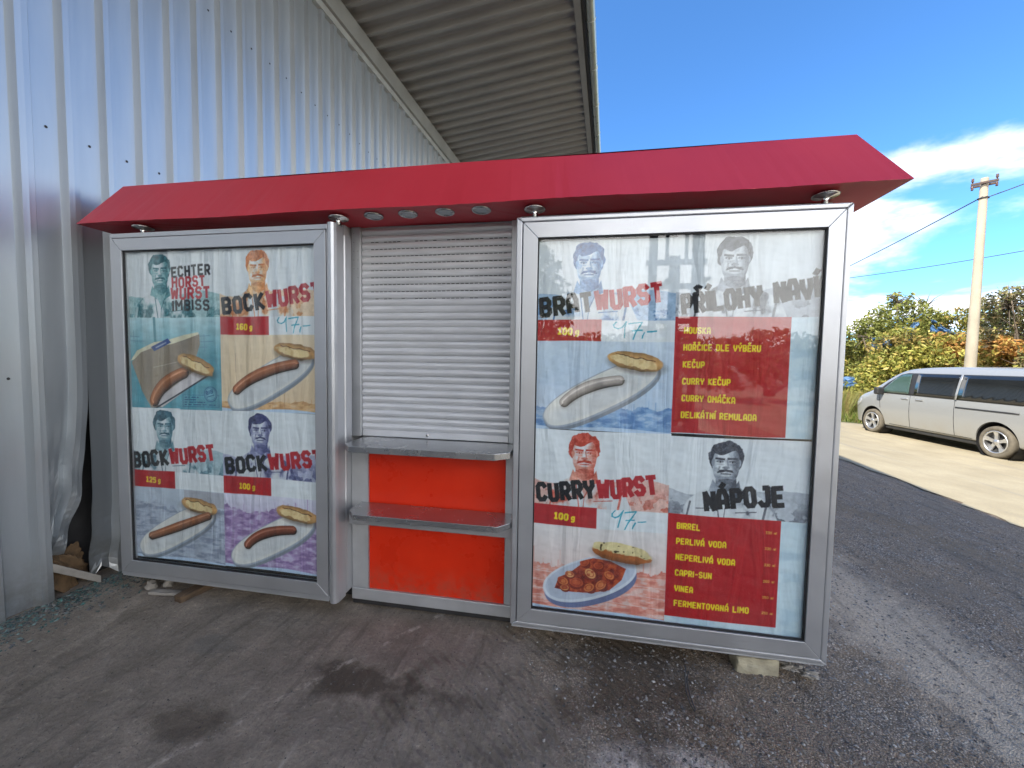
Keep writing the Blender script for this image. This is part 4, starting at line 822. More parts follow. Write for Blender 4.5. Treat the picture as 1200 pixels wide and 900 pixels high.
# ================================================================ VAN
def build_van():
    root = empty('parked_van', (9.53, 10.19, -.37), 0); f = Vector((-.090, .996, 0)); root.rotation_euler = (0, 0, math.atan2(f.y, f.x))
    tag(root, 'dusty silver passenger van parked on the sunlit road', 'van')
    def zt(x):
        pts = [(-1.02,1.60),(-.96,1.80),(-.80,1.875),(-.2,1.905),(1.0,1.925),(2.0,1.905),(2.40,1.86),(2.62,1.77),(2.95,1.56),(3.28,1.30),(3.46,1.20),(3.80,1.09),(4.02,.93),(4.14,.72),(4.17,.55)]
        for (a, p), (b, q) in zip(pts, pts[1:]):
            if x <= b: return p+(q-p)*max(0, (x-a)/(b-a))
        return pts[-1][1]
    def hw(z, x):
        base = np.interp(z, [.2,.45,.75,1.05,1.22,1.86,2.0], [.87,.925,.955,.955,.935,.79,.74]); fx = np.interp(x, [-1.1,-.8,3.1,3.7,4.0,4.12,4.2], [.95,1,1,.955,.86,.74,.60]); return base*fx
    xs = [-1.03,-1.0,-.95,-.85,-.6,-.3,0,.35,.8,1.3,1.8,2.2,2.45,2.65,2.9,3.15,3.35,3.5,3.7,3.9,4.02,4.10,4.15,4.17]; zb = .24; fr = [0,.05,.18,.34,.5,.66,.82,.93,.985,1.0]; yk = [1,1,1,1,1,1,1,.985,.93,.80]
    vs = []; n = 2*len(fr)+1
    for x in xs:
        t = zt(x); b = zb if x < 3.9 else zb+.03*(x-3.9); row = []
        for q, w in zip(fr, yk): z = b+(t-b)*q; row.append((x, hw(z, x)*w, z))
        top = (x, 0, t+.02); vs += row+[top]+[(a, -b_, c) for a, b_, c in reversed(row)]
    m = MB(); fs = [(i*n+k, (i+1)*n+k, (i+1)*n+k+1, i*n+k+1) for i in range(len(xs)-1) for k in range(n-1)]+[(i*n, i*n+n-1, (i+1)*n+n-1, (i+1)*n) for i in range(len(xs)-1)]
    fs += [tuple(range(n)), tuple(range(len(xs)*n-1, (len(xs)-1)*n-1, -1))]; m.add(vs, fs, True); body = m.build('body', M['van'], root, local=True)
    ss = body.modifiers.new('s', 'SUBSURF'); ss.levels = ss.render_levels = 2
    cutters = []
    for x in (0, 3.25):
        cm = MB(); cm.lathe([(0,-1.3),(.415,-1.3),(.415,-.62),(0,-.62)], (x, 0, .36), 'y', 48); c1 = cm.build('cut', M['van'], root, local=True)
        cm = MB(); cm.lathe([(0,.62),(.415,.62),(.415,1.3),(0,1.3)], (x, 0, .36), 'y', 48); c2 = cm.build('cut', M['van'], root, local=True); cutters += [c1, c2]
    for c in cutters:
        bo = body.modifiers.new('b', 'BOOLEAN'); bo.operation = 'DIFFERENCE'; bo.object = c; bo.solver = 'EXACT'
    dg = bpy.context.evaluated_depsgraph_get(); me = bpy.data.meshes.new_from_object(body.evaluated_get(dg)); body.modifiers.clear(); body.data = me
    for c in cutters: bpy.data.objects.remove(c, do_unlink=True)
    me.materials.clear(); me.materials.append(M['van'])
    bm = bmesh.new(); bm.from_mesh(me); bvh = BVHTree.FromBMesh(bm)
    for e in bm.edges: e.smooth = len(e.link_faces) == 2 and e.calc_face_angle(0) < .6
    bm.to_mesh(me); bm.free()
    def patch(name, poly, mat, side=1, off=.006, parent=None, axis='y', res=.05, th=.0):
        # polygon in (x, z) laid on the body side by ray casting; a shell with its own thickness
        bm = bmesh.new(); vv = [bm.verts.new((p[0], 0, p[1])) for p in poly]; bm.faces.new(vv); bmesh.ops.triangulate(bm, faces=bm.faces)
        for _ in range(3):
            ee = [e for e in bm.edges if e.calc_length() > res*2]
            if ee: bmesh.ops.subdivide_edges(bm, edges=ee, cuts=1); bmesh.ops.triangulate(bm, faces=bm.faces)
        for v in bm.verts:
            if axis == 'y':
                h = bvh.ray_cast(Vector((v.co.x, 2*side, v.co.z)), Vector((0, -side, 0))); v.co.y = (h[0].y if h[0] else side*.9)+side*off
            else:
                h = bvh.ray_cast(Vector((6, v.co.x, v.co.z)), Vector((-1, 0, 0))) if axis == 'x' else bvh.ray_cast(Vector((-4, v.co.x, v.co.z)), Vector((1, 0, 0)))
                yy = v.co.x; v.co = Vector(((h[0].x if h[0] else 3)+(off if axis == 'x' else -off), yy, v.co.z))
        bmesh.ops.recalc_face_normals(bm, faces=bm.faces)
        me = bpy.data.meshes.new(name); bm.to_mesh(me); bm.free(); me.polygons.foreach_set('use_smooth', [True]*len(me.polygons))
        o = place(name, me, mat, parent or root, local=True); s = o.modifiers.new('sol', 'SOLIDIFY'); s.thickness = .006; s.offset = 0; return o
    for sd in (1, -1):
        dr = patch('window_surround', [(3.13,1.175),(-.92,1.15),(-.90,1.40),(-.78,1.70),(-.55,1.745),(2.30,1.745),(2.50,1.70),(2.86,1.45)], M['trim'], sd, .004)
        patch('front_window', [(2.98,1.20),(2.10,1.20),(2.16,1.72),(2.40,1.71),(2.60,1.60)], M['clear_glass'], sd, .019)
        patch('middle_window', [(1.95,1.20),(.90,1.19),(.90,1.725),(1.98,1.725)], M['van_glass'], sd, .019)
        patch('rear_window', [(.84,1.19),(-.86,1.18),(-.82,1.50),(-.70,1.71),(-.55,1.725),(.84,1.725)], M['van_glass'], sd, .019)
        patch('slide_rail', [(.86,1.005),(-.42,1.005),(-.42,.975),(.86,.975)], M['trim'], sd, .008)
        patch('pillar', [(.895,1.16),(.845,1.16),(.845,1.75),(.895,1.75)], M['van'], sd, .028, res=.1)
        for poly in ([(2.055,1.17),(2.047,1.17),(2.047,.34),(2.055,.34)], [(.894,1.15),(.886,1.15),(.886,.34),(.894,.34)], [(3.03,1.17),(3.022,1.17),(2.90,.34),(2.908,.34)], [(3.0,.345),(.5,.335),(.5,.327),(3.0,.337)]):
            patch('door_seam', poly, M['groove'], sd, .0025, res=.2)
        for x in (2.20, 1.78):
            h = bvh.ray_cast(Vector((x, 2*sd, 1.07)), Vector((0, -sd, 0)))[0]; mm = MB(); mm.box(x-.10, x+.10, h.y+sd*.012-.012, h.y+sd*.012+.012, 1.055, 1.088); mm.build('door_handle', M['rim'], root, .008, 3, local=True)
        h = bvh.ray_cast(Vector((2.98, 2*sd, 1.20)), Vector((0, -sd, 0)))[0]; bmx = MB(); bmx.box(2.86, 3.02, h.y+sd*.10-.10, h.y+sd*.10+.10, 1.13, 1.33); mr = bmx.build('wing_mirror', M['trim'], root, .045, 4, local=True)
        patch('headlight', [(3.72,.98),(4.05,.80),(4.07,.68),(3.86,.74),(3.70,.86)], M['lamp_glass'], sd, .006)
        patch('tail_light', [(-.90,1.15),(-.97,1.15),(-.99,.75),(-.92,.75)], M['lamp_red'], sd, .006)
        for x in (0, 3.25):
            w = MB(); w.lathe([(.235,-.10),(.30,-.112),(.332,-.09),(.340,-.045),(.340,.045),(.332,.09),(.30,.112),(.235,.10),(.235,-.10)], (x, sd*.83, .345), 'y', 40); ty = w.build('wheel', M['tyre'], root, local=True)
            q = MB(); o_ = sd*.112
            q.lathe([(.240, sd*-.10),(.240, sd*.098),(.225, sd*.106),(.212, sd*.095),(.205, sd*.03),(.10, sd*.02),(0, sd*.02)], (x, sd*.83, .345), 'y', 40)
            rim = q.build('rim', M['dark_steel'], ty, local=True); q = MB()
            for k in range(5):
                a = 2*math.pi*k/5+.3; ca, sa = math.cos(a), math.sin(a); P = []
                for r_, wd_ in ((.045,.035),(.13,.030),(.222,.052)):
                    for s_ in (-1, 1): P.append((x+r_*ca-s_*wd_*sa, r_, .345+r_*sa+s_*wd_*ca))
                ys = lambda r_, d: sd*(.83+(.085 if r_ < .2 else .100)-d)
                V1 = [(p[0], ys(p[1], 0), p[2]) for p in P]; V2 = [(p[0], ys(p[1], .03), p[2]) for p in P]
                q.add(V1+V2, [(0,1,3,2),(2,3,5,4),(6,8,9,7),(8,10,11,9),(0,2,8,6),(2,4,10,8),(1,7,9,3),(3,9,11,5),(4,5,11,10),(0,6,7,1)])
            q.lathe([(.0, sd*.092),(.055, sd*.090),(.062, sd*.07)], (x, sd*.83, .345), 'y', 20); q.lathe([(.240, sd*.085),(.242, sd*.108),(.226, sd*.112),(.214, sd*.098)], (x, sd*.83, .345), 'y', 40)
            q.build('spokes', M['rim'], ty, local=True)
            q = MB(); q.lathe([(.41, sd*-.30),(.41, sd*.02),(.405, sd*.10)], (x, sd*.83, .365), 'y', 32); 
            ar = MB(); ar.lathe([(0, sd*.62),(.412, sd*.62),(.413, sd*.90)], (x, 0, .36), 'y', 40); ar.build('wheel_arch', M['groove'], root, local=True)
    patch('windscreen', [(-.70,1.24),(.70,1.24),(.62,1.76),(-.62,1.76)], M['clear_glass'], 1, .010, axis='x')
    patch('grille', [(-.35,.66),(.35,.66),(.38,.84),(-.38,.84)], M['trim'], 1, .008, axis='x')
    patch('bumper_grille', [(-.6,.34),(.6,.34),(.6,.50),(-.6,.50)], M['trim'], 1, .008, axis='x')
    patch('rear_screen', [(-.66,1.20),(.66,1.20),(.58,1.68),(-.58,1.68)], M['van_glass'], 1, .008, axis='-x')
    mm = MB(); mm.box(.1, 3.1, -.85, .85, .20, .30); mm.build('underbody', M['trim'], root, .02, local=True)
    return root
build_van()

# ================================================================ POLE, WIRES
PX, PY = 13.18, 16.54
pole = empty('utility_pole', (PX, PY, -.37)); tag(pole, 'pale concrete utility pole standing behind the silver van', 'utility pole')
mb = MB(); mb.lathe([(.165, -.4), (.155, 1.5), (.100, 8.30), (.090, 8.32), (0, 8.32)], (PX, PY, -.37), 'z', 24); mb.build('shaft', M['concrete'], pole)
ad = Vector((.80, -.60, 0)).normalized(); c = Vector((PX, PY, 7.70)); ad3 = ad
mb = MB(); e = c+Vector((0, 0, .06))
def obox(mb, c, d, L, w, h):
    d = d.normalized(); s = d.cross(Vector((0, 0, 1))); P = [c+d*(a*L/2)+s*(b*w/2)+Vector((0, 0, q*h/2)) for q in (-1, 1) for a, b in ((-1,-1),(1,-1),(1,1),(-1,1))]
    mb.add(P, [(0,3,2,1),(4,5,6,7),(0,1,5,4),(1,2,6,5),(2,3,7,6),(3,0,4,7)])
obox(mb, e-Vector((-.60, -.80, 0))*-.0-Vector((.60, .80, 0))*.15, ad, .62, .06, .07); obox(mb, e+Vector((.60, .80, 0))*.15, ad, .62, .06, .07); arm = mb.build('crossarm', M['rust'], pole, .006)
for s_ in (-.27, .27):
    for up in (1, -1):
        p = e-Vector((.60, .80, 0))*.15+ad*s_; mb = MB(); pr = [(0, .27), (.035, .26), (.05, .22), (.03, .19), (.052, .16), (.035, .11), (.02, .08), (.02, 0)]; mb.lathe([(r_*.8, h*up*.75) for r_, h in pr], p, 'z', 12); mb.build('insulator', M['porcelain'], pole)
mb = MB(); mb.tube([(PX+.13*math.cos(a), PY+.13*math.sin(a), 7.28+.01*math.sin(3*a)) for a in np.linspace(0, 6.28, 16)], .018, 6); mb.build('wire_clamp', M['dark_steel'], pole)
def wire(name, a, b, sag, r, label):
    mb = MB(); P = []
    for i in range(40):
        t = i/39; p = Vector(a).lerp(Vector(b), t); p.z -= sag*4*t*(1-t); P.append(p)
    mb.tube(P, r, 5); tag(mb.build(name, M['wire'], None), label, 'power line')
wire('power_line', (PX-.1, PY-.1, 7.30), (15.83, 33.58, 7.29), .10, .020, 'upper cable running down left from the pole head to the kiosk roof')
wire('power_line', (PX+.1, PY-.1, 7.30), (15.39, 16.26, 8.14), .02, .017, 'short upper cable leaving the pole head to the right')
wire('power_line', (13.71, 29.12, 6.84), (19.61, 20.48, 6.77), .14, .019, 'lower cable passing behind the pole shaft')

# ================================================================ VEGETATION
def leaf_cloud(name, centres, n, size, cols, seed, spread=1.0, mat=None, gapf=.46):
    rng = np.random.RandomState(seed); cs = np.array(centres, float); vol = cs[:, 3]*cs[:, 4]*cs[:, 5]; w = vol**.7; w /= w.sum()
    k = rng.choice(len(cs), n*2, p=w); d = rng.normal(0, 1, (n*2, 3)); d /= np.linalg.norm(d, axis=1)[:, None]; r = rng.rand(n*2, 1)**.42
    p = cs[k, :3]+d*r*cs[k, 3:6]*spread
    g = fbm(p[:, 0]+p[:, 2]*.7, p[:, 1]+p[:, 2]*.9, 1.7, seed+5, 4); keep = g > gapf; p = p[keep][:n]; k = k[keep][:n]; m = len(p)
    a = rng.normal(0, 1, (m, 3)); a /= np.linalg.norm(a, axis=1)[:, None]; b = np.cross(a, rng.normal(0, 1, (m, 3))); b /= np.linalg.norm(b, axis=1)[:, None]
    s = size*(.6+.9*rng.rand(m, 1)); V = np.stack([p-a*s, p+b*s*.42+a*s*.1, p+a*s, p-b*s*.42+a*s*.1], 1)
    gg = fbm(p[:, 0]*1.1+p[:, 1], p[:, 2]*1.3+p[:, 1]*.4, 1.1, seed+9, 3)+rng.normal(0, .09, m); ci = np.clip((gg-.25)/.5*len(cols), 0, len(cols)-1).astype(int)
    C = np.array(cols)[ci]*(.65+.7*rng.rand(m, 1)); C = np.repeat(C, 4, 0); F = np.arange(m*4).reshape(-1, 4); return soup_mesh(name, V.reshape(-1, 3), F, C)
def plant(name, label, cat, base, lobes, n, size, cols, seed, stems=6, h=2.0, thick=.05, group=None, gapf=.46, twigs=26):
    root = empty(name, base); tag(root, label, cat, group); rng = random.Random(seed); mb = MB(); B = Vector(base)
    L = [(B.x+l[0], B.y+l[1], B.z+l[2], l[3], l[4], l[5]) for l in lobes]
    for i in range(stems):
        a = B+Vector((rng.uniform(-.3, .3), rng.uniform(-.3, .3), -.1)); l = L[i % len(L)]; b = Vector(l[:3])+Vector((rng.uniform(-.3, .3)*l[3], rng.uniform(-.3, .3)*l[4], rng.uniform(-.1, .3)*l[5]))
        mid = a.lerp(b, .5)+Vector((rng.uniform(-.3, .3), rng.uniform(-.3, .3), .2)); P = [a.lerp(mid, t/4).lerp(mid.lerp(b, t/4), t/4) for t in range(5)]; mb.tube(P, thick, 6, thick*.3)
    for i in range(twigs):
        l = L[rng.randrange(len(L))]; c = Vector(l[:3]); v = Vector((rng.gauss(0, 1), rng.gauss(0, 1), rng.gauss(.5, 1))).normalized(); e = c+Vector((v.x*l[3], v.y*l[4], v.z*l[5]))*rng.uniform(.85, 1.15); mb.tube([c, c.lerp(e, .5)+Vector((0, 0, .08)), e], thick*.3, 4, thick*.08)
    mb.build('trunk', M['bark'], root)
    me = leaf_cloud('crown', L, n, size, cols, seed, gapf=gapf); place('crown', me, M['leaf'], root); return root
yel = [(.42,.38,.09),(.34,.34,.08),(.24,.26,.06),(.48,.38,.11),(.14,.16,.04),(.36,.27,.09)]
grn = [(.22,.24,.06),(.29,.30,.08),(.15,.165,.045),(.36,.34,.10)]
ora = [(.48,.25,.08),(.44,.32,.09),(.36,.34,.08),(.24,.25,.05)]
brn = [(.26,.23,.11),(.20,.22,.08),(.34,.26,.13),(.14,.14,.06),(.36,.30,.12)]
plant('shrub', 'yellow green shrub at the far left of the thicket, by the case edge', 'shrub', (11.6, 21.5, -.3), [(0,0,1.3,1.5,1.5,1.5),(.9,.3,2.2,1.1,1.1,1.0),(-1.3,.5,1.6,1.4,1.3,1.4),(.3,.2,.5,1.7,1.4,.9)], 16000, .085, yel, 3)
plant('shrub', 'broad yellow leaved shrub behind the bonnet of the van', 'shrub', (12.7, 18.9, -.3), [(0,0,1.4,1.5,1.3,1.4),(1.1,-.4,1.9,1.3,1.3,1.2),(.3,.3,2.5,1.3,1.1,1.0),(1.6,-.5,1.1,1.2,1.2,1.2),(-1.2,.2,.7,1.0,1.0,.9)], 24000, .080, yel, 5)
plant('shrub', 'orange tinged shrub on both sides of the utility pole', 'shrub', (14.7, 18.0, -.3), [(0,0,1.5,1.2,1.2,1.3),(-.7,.5,2.4,.9,.9,.9),(.7,-.5,1.7,1.0,1.0,1.2),(.2,-.2,2.4,.9,.9,.7)], 18000, .075, ora, 8)
plant('tree', 'thin crowned green tree rising behind the yellow shrub', 'tree', (13.9, 20.9, -.3), [(0,0,3.8,1.4,1.4,1.1),(-1.2,0,3.2,1.1,1.1,.9),(.9,0,4.5,.8,.8,.8),(.3,0,2.4,1.6,1.4,1.2),(-.2,0,4.7,.7,.7,.5)], 12000, .080, grn, 13, 8, 3, .08, gapf=.50, twigs=50)
plant('tree', 'brownish straggly tree at the right edge behind the van', 'tree', (15.4, 17.2, -.3), [(0,0,2.8,1.3,1.3,1.4),(.6,-.5,3.8,1.1,1.1,1.1),(-.5,.2,4.0,.8,.8,.8),(1.3,-.9,2.6,1.5,1.4,1.6),(.2,-.4,1.4,1.3,1.2,1.2),(1.7,-1.2,4.4,.9,.9,.8)], 19000, .070, brn, 21, 14, 3, .06, gapf=.48, twigs=170)
plant('shrub', 'low brownish shrub beneath the straggly tree at the right edge', 'shrub', (15.0, 15.6, -.3), [(0,0,1.0,1.2,1.2,1.3),(1.1,-.9,1.3,1.2,1.2,1.3)], 9000, .070, ora, 25)
plant('shrub', 'tall pale green shrub filling the gap behind the utility pole', 'shrub', (15.4, 20.2, -.3), [(0,0,2.2,1.5,1.3,1.4),(-1.0,.3,3.2,1.0,1.0,.9),(.9,-.4,3.3,1.1,1.0,1.0),(0,0,3.9,.7,.7,.5)], 15000, .070, yel, 61, 8, 3, .05, twigs=50)
plant('tree', 'green tree farther back at the left of the thicket', 'tree', (16.5, 33, -.3), [(0,0,2.6,2.6,2.2,2.0),(-3,0,2.0,2.2,2,1.8),(3,-2,2.4,2.6,2,2.0)], 12000, .15, grn, 31, 6, 3, .1)
plant('tree', 'tree far behind the brown thicket', 'tree', (25, 25, -.3), [(0,0,2.8,3,2.6,2.2),(4,-4,2.6,3,2.6,2.2),(8,-8,2.8,3,2.6,2.2)], 14000, .15, grn, 33, 6, 3, .1)
for i, (x, y) in enumerate(((3.5, 52), (9.5, 50), (-2.0, 48), (14.5, 46), (21, 44))):
    plant('tree', ['tree far down the yard behind the middle of the kiosk', 'tree far down the road, first right of the kiosk', 'tree at the far end of the warehouse', 'tree far off, behind the yellow thicket', 'tree far off, behind the van roof'][i], 'tree', (x, y, -.3), [(0,0,3.0,3.2,2.4,2.3),(2.4,0,2.2,2.4,2,1.9),(-2.3,.3,2.2,2.4,2,1.9)], 6000, .19, grn, 70+i, 5, 3, .1)
# grass on the verge (stuff)
def grass(name, n, xr, yr, hgt, cols, seed, keep):
    rng = np.random.RandomState(seed); x = rng.uniform(*xr, n); y = rng.uniform(*yr, n); k = keep(x, y); x, y = x[k], y[k]; n = len(x); z = -0.37+x*0
    h = hgt*(.4+.9*rng.rand(n))*(.6+.9*fbm(x, y, .9, seed, 3)); a = rng.rand(n)*6.28; w = .008+.01*rng.rand(n); lx, ly = rng.normal(0, .35, n)*h, rng.normal(0, .35, n)*h
    b0 = np.stack([x-w*np.cos(a), y-w*np.sin(a), z], -1); b1 = np.stack([x+w*np.cos(a), y+w*np.sin(a), z], -1); t = np.stack([x+lx, y+ly, z+h], -1); V = np.stack([b0, b1, t], 1)
    C = np.array(cols)[rng.randint(0, len(cols), n)]*(.6+.8*rng.rand(n, 1)); C = np.repeat(C, 3, 0); return soup_mesh(name, V.reshape(-1, 3), np.arange(3*n).reshape(-1, 3), C)
me = grass('grass', 60000, (7.5, 19), (10, 21), .34, [(.14,.20,.03),(.20,.24,.05),(.10,.15,.03),(.34,.30,.12),(.26,.22,.09)], 5, lambda x, y: y > 15.55-.70*(x-8.68)+.3*(fbm(x, y, 1.5, 9, 2)-.5)+.0*x)
tag(place('grass', me, M['leaf']), 'bright grass and weeds along the road verge', 'grass', kind='stuff')
me = grass('weeds', 14000, (9.2, 14), (16.2, 20), .95, [(.30,.27,.09),(.24,.26,.07),(.34,.24,.10),(.16,.20,.05)], 7, lambda x, y: (y > 16.6-.70*(x-8.68)) & (fbm(x, y, 1.1, 3, 2) > .40))
tag(place('tall_weeds', me, M['leaf']), 'tall dry weeds in front of the shrubs', 'weeds', kind='stuff')
# blue netting draped in the thicket, blue tarpaulin heap
def drape(name, P0, P1, drop, seed, label, cat):
    nx, ny = 60, 26; a, b = Vector(P0), Vector(P1); P = np.zeros((ny, nx, 3)); d = (b-a); nrm = Vector((d.y, -d.x, 0)).normalized()
    for i in range(ny):
        for j in range(nx):
            t, u = j/(nx-1), i/(ny-1); q = float(fbm(np.array([t*3.]), np.array([u*2.]), 2.0, seed, 4)[0])-.5; dr = drop*(.45+1.2*float(fbm(np.array([t*4.]), np.array([0.]), 1.5, seed+2, 3)[0]))
            p = a.lerp(b, t)+Vector((0, 0, -.28*math.sin(math.pi*t)-u*dr+.18*q*u))+nrm*(q*.7+.3*math.sin(t*21)*u*.35); P[i, j] = p
    me = grid_mesh(name, P, True); o = place(name, me, M['tarp']); s = o.modifiers.new('s', 'SOLIDIFY'); s.thickness = .012
    return tag(o, label, cat)
def ragged(o, thr, seed):
    bm = bmesh.new(); bm.from_mesh(o.data); rem = [f for f in bm.faces if float(fbm(np.array([f.calc_center_median().x*2.2+f.calc_center_median().y]), np.array([f.calc_center_median().z*3.1]), 2.2, seed, 3)[0]) < thr]
    bmesh.ops.delete(bm, geom=rem, context='FACES'); bm.to_mesh(o.data); bm.free()
o = drape('torn_netting', (11.9, 19.4, 2.75), (13.5, 19.3, 3.75), .55, 3, 'torn blue netting hanging over the left of the yellow shrub', 'netting'); ragged(o, .47, 3)
o = drape('torn_netting', (13.7, 19.0, 3.55), (14.7, 18.4, 2.95), .50, 6, 'torn blue netting between the green tree and the utility pole', 'netting'); ragged(o, .47, 5)
o = drape('torn_netting', (14.9, 15.9, 2.25), (16.0, 14.9, 1.8), .35, 9, 'small scrap of blue netting low in the brown tree', 'netting'); ragged(o, .50, 8)
tag(lump('tarpaulin_heap', (10.75, 19.4, .75), (.75, .5, .36), M['tarp'], None, 4, 4, .8), 'low heap under blue tarpaulin beside the grass verge', 'heap')

# ================================================================ WHAT THE GLASS MIRRORS : the yard behind the photographer
fk = empty('forklift', (1.7, -5.2, 0)); tag(fk, 'yellow forklift with raised mast standing in the yard behind the viewer', 'forklift')
def fb(name, mat, *bx, parent=fk, bevel=.01):
    mb = MB(); [mb.box(*b) for b in bx]; return mb.build(name, mat, parent, bevel)
fb('mast', M['dark_steel'], (1.25,1.37,-4.35,-4.2,.1,4.25), (2.03,2.15,-4.35,-4.2,.1,4.25), (1.25,2.15,-4.33,-4.22,4.15,4.28), (1.25,2.15,-4.33,-4.22,2.3,2.4), (1.6,1.8,-4.32,-4.22,.3,3.6))
fb('carriage', M['dark_steel'], (1.15,2.25,-4.18,-4.10,2.95,3.05), (1.15,2.25,-4.18,-4.10,3.4,3.5), (1.2,1.3,-4.18,-4.1,3.0,4.1), (2.1,2.2,-4.18,-4.1,3.0,4.1), (1.5,1.56,-4.18,-4.1,3.4,4.1), (1.85,1.91,-4.18,-4.1,3.4,4.1), (1.2,2.2,-4.18,-4.1,4.04,4.12))
fb('fork', M['dark_steel'], (1.35,1.47,-4.10,-3.1,2.92,2.96)); fb('fork', M['dark_steel'], (1.93,2.05,-4.10,-3.1,2.92,2.96))
fb('body', M['yellow'], (1.15,2.25,-6.6,-5.6,.35,1.15), (1.15,2.25,-5.6,-4.5,.35,.75), bevel=.06)
fb('overhead_guard', M['dark_steel'], (1.15,1.22,-4.8,-4.73,.75,2.15), (2.18,2.25,-4.8,-4.73,.75,2.15), (1.15,1.22,-6.1,-6.03,1.1,2.15), (2.18,2.25,-6.1,-6.03,1.1,2.15), *[(1.15,2.25,-4.8-.2*k,-4.75-.2*k,2.15,2.19) for k in range(7)], (1.15,1.21,-6.1,-4.7,2.12,2.18), (2.19,2.25,-6.1,-4.7,2.12,2.18))
fb('seat', M['trim'], (1.45,1.95,-5.7,-5.2,.95,1.08), (1.45,1.95,-5.8,-5.68,1.0,1.6), bevel=.03)
for x, y in ((1.22,-4.6),(2.18,-4.6),(1.22,-6.2),(2.18,-6.2)):
    mb = MB(); mb.lathe([(0,-.1),(.2,-.1),(.3,-.08),(.31,0),(.3,.08),(.2,.1),(0,.1)], (x, y, .31), 'x', 24); mb.build('wheel', M['tyre'], fk)
plant('tree', 'leafy tree behind the viewer, mirrored at the left of the right glass', 'tree', (-2.2, -9, 0), [(0,0,4.2,1.5,1.5,1.4),(.8,0,3.3,1.2,1.2,1.1),(-.8,.2,3.2,1.2,1.2,1.2)], 7000, .09, grn, 41, 6, 3, .08, gapf=.5)
for i, (x, y, s_) in enumerate(((4.5,-22,1.2),(10,-20,1.0),(16,-17,1.1),(-3,-26,1.3),(22,-12,1.0),(26,-4,1.1),(1,-24,1.0),(28,4,1.0))):
    plant('tree', ['green tree at the far end of the yard behind the viewer', 'broad tree behind the viewer, right of the forklift', 'tree at the corner of the yard behind the viewer', 'tall tree behind the viewer, straight back along the eaves', 'tree beyond the road, to the right of the viewer', 'tree across the road from the kiosk', 'low tree behind the viewer, left of the forklift', 'tree across the road, level with the kiosk front'][i], 'tree', (x, y, 0), [(0,0,1.9*s_,3,2,1.7),(2.4,0,1.5*s_,2.2,2,1.5),(-2.3,.3,1.5*s_,2.2,2,1.5)], 5000, .17, grn, 50+i, 5, 3, .1)

# ================================================================ LIGHT, SKY, CAMERA
L = Vector((4.78, 3.5, -6.15)).normalized(); sun = bpy.data.lights.new('sun', 'SUN'); sun.energy = SUN_E; sun.angle = R(.53); sun.color = (1, .93, .80)
so = bpy.data.objects.new('sun', sun); link(so); so.rotation_mode = 'QUATERNION'; so.rotation_quaternion = L.to_track_quat('-Z', 'Y'); so.location = (-10, -10, 20)
w = bpy.data.worlds.new('World'); S.world = w; w.use_nodes = True; t = w.node_tree; n = t.nodes; bg = n['Background']; bg.inputs[1].default_value = SKY_S
sk = n.new('ShaderNodeTexSky'); sk.sky_type = 'NISHITA'; sk.sun_disc = False; sk.sun_elevation = math.asin(-L.z); sk.sun_rotation = math.atan2(-L.x, -L.y); sk.air_density = .9; sk.dust_density = .0; sk.ozone_density = 5.0; sk.altitude = 400
def wn_(ty, **k):
    q = n.new(ty)
    for a, b in k.items():
        if hasattr(q, a): setattr(q, a, b)
        else: q.inputs[a].default_value = b
    return q
def wm(op, a, b=0.0, clamp=False):
    q = wn_('ShaderNodeMath', operation=op); q.use_clamp = clamp
    for v, i in ((a, 0), (b, 1)):
        if isinstance(v, (int, float)): q.inputs[i].default_value = v
        else: t.links.new(v, q.inputs[i])
    return q.outputs[0]
tc = n.new('ShaderNodeTexCoord'); sp = n.new('ShaderNodeSeparateXYZ'); t.links.new(tc.outputs['Generated'], sp.inputs[0]); zz = wm('MAXIMUM', sp.outputs[2], 0.0)
den = wm('ADD', zz, .16); cu = wm('DIVIDE', sp.outputs[0], den); cv = wm('DIVIDE', sp.outputs[1], den); cb = n.new('ShaderNodeCombineXYZ'); t.links.new(cu, cb.inputs[0]); t.links.new(cv, cb.inputs[1])
nz = wn_('ShaderNodeTexNoise', Scale=CL_SCALE, Detail=9.0, Roughness=.55, Distortion=.3); t.links.new(cb.outputs[0], nz.inputs['Vector'])
off = n.new('ShaderNodeVectorMath'); off.operation = 'ADD'; off.inputs[1].default_value = CL_OFF; t.links.new(cb.outputs[0], off.inputs[0]); t.links.new(off.outputs[0], nz.inputs['Vector'])
# clouds: a bank near the horizon, thinning upward
bias = wn_('ShaderNodeValToRGB'); e = bias.color_ramp.elements; e[0].position = .0; e[0].color = (.56,)*3+(1,); e[1].position = .80; e[1].color = (.30,)*3+(1,); x = e.new(.27); x.color = (.575,)*3+(1,); x = e.new(.37); x.color = (.38,)*3+(1,); t.links.new(zz, bias.inputs[0])
bmr = wn_('ShaderNodeMapRange'); bmr.interpolation_type = 'SMOOTHSTEP'; bmr.inputs[1].default_value = -.02; bmr.inputs[2].default_value = .40; t.links.new(wm('MULTIPLY', sp.outputs[1], -1.0), bmr.inputs[0]); bz = wn_('ShaderNodeMapRange'); bz.interpolation_type = 'SMOOTHSTEP'; bz.inputs[1].default_value = .42; bz.inputs[2].default_value = .78; bz.inputs[3].default_value = 1.0; bz.inputs[4].default_value = 0.0; t.links.new(zz, bz.inputs[0]); bf = wm('MULTIPLY', bmr.outputs[0], bz.outputs[0]); bk = wm('MULTIPLY', bf, BK_BIAS); cm = wm('ADD', wm('ADD', nz.outputs['Fac'], bias.outputs[0]), bk); cr = wn_('ShaderNodeValToRGB'); e = cr.color_ramp.elements; e[0].position = .94; e[0].color = (0, 0, 0, 1); e[1].position = 1.0; e[1].color = (1, 1, 1, 1)  # cloud bank behind the viewer thickened and brightened to light the shaded front
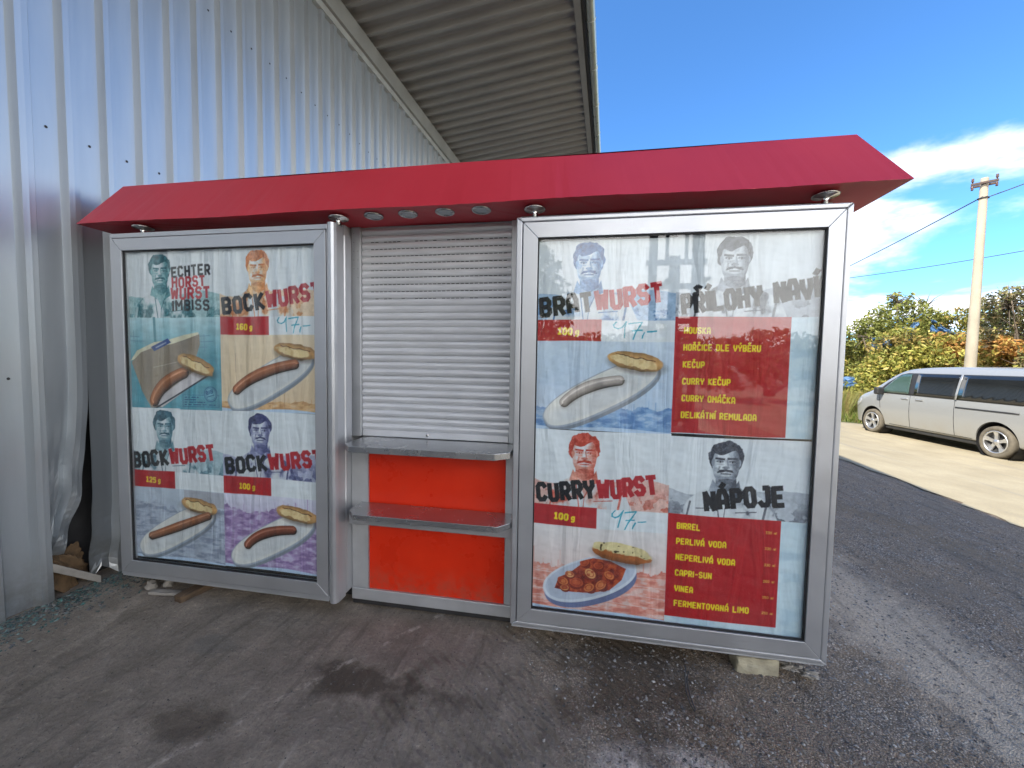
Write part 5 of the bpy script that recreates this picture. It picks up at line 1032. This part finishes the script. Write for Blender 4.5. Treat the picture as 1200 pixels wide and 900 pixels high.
cmh = wm('SUBTRACT', cm, .0); mp = wn_('ShaderNodeMapRange'); mp.inputs[1].default_value = .97; mp.inputs[2].default_value = 1.16; mp.interpolation_type = 'SMOOTHSTEP'; t.links.new(cm, mp.inputs[0])
mx = wn_('ShaderNodeMix', data_type='RGBA'); t.links.new(mp.outputs[0], mx.inputs[0]); tn = n.new('ShaderNodeVectorMath'); tn.operation = 'MULTIPLY'; tn.inputs[1].default_value = (.66, 1.03, 1.25); t.links.new(sk.outputs[0], tn.inputs[0]); t.links.new(tn.outputs[0], mx.inputs[6])
cc = wn_('ShaderNodeMix', data_type='RGBA'); nz2 = wn_('ShaderNodeTexNoise', Scale=CL_SCALE*2.5, Detail=5.0); t.links.new(off.outputs[0], nz2.inputs['Vector']); t.links.new(nz2.outputs['Fac'], cc.inputs[0]); cc.inputs[6].default_value = (*[v*.75 for v in CL_COL], 1); cc.inputs[7].default_value = (*[v*1.15 for v in CL_COL], 1); sc_ = n.new('ShaderNodeVectorMath'); sc_.operation = 'SCALE'; t.links.new(cc.outputs[2], sc_.inputs[0]); t.links.new(wm('ADD', wm('MULTIPLY', bf, BK_GAIN), 1.0), sc_.inputs['Scale']); t.links.new(sc_.outputs[0], mx.inputs[7])
t.links.new(mx.outputs[2], bg.inputs[0])
cam = bpy.data.cameras.new('camera'); cam.sensor_width = 36; cam.lens = 474.83/1200*36; cam.clip_start = .05; cam.clip_end = 1500; co = bpy.data.objects.new('camera', cam); link(co)
YAW, PIT, ROL = .1726, .0543, .0163
f = Vector((-math.sin(YAW)*math.cos(PIT), math.cos(YAW)*math.cos(PIT), -math.sin(PIT))); r = Vector((math.cos(YAW), math.sin(YAW), 0)); u = r.cross(f)
r2 = r*math.cos(ROL)+u*math.sin(ROL); u2 = u*math.cos(ROL)-r*math.sin(ROL)
co.matrix_world = Matrix(((r2.x, u2.x, -f.x, 0), (r2.y, u2.y, -f.y, 0), (r2.z, u2.z, -f.z, 1.5), (0, 0, 0, 1)))
S.camera = co; S.view_settings.view_transform = 'Standard'; S.view_settings.look = 'None'; S.view_settings.exposure = EXPO; S.view_settings.gamma = 1; S.view_settings.use_curve_mapping = False
S.cycles.max_bounces = 8; S.cycles.diffuse_bounces = 4; S.cycles.glossy_bounces = 4; S.cycles.transparent_max_bounces = 12; S.cycles.use_denoising = True; S.cycles.sample_clamp_indirect = 6
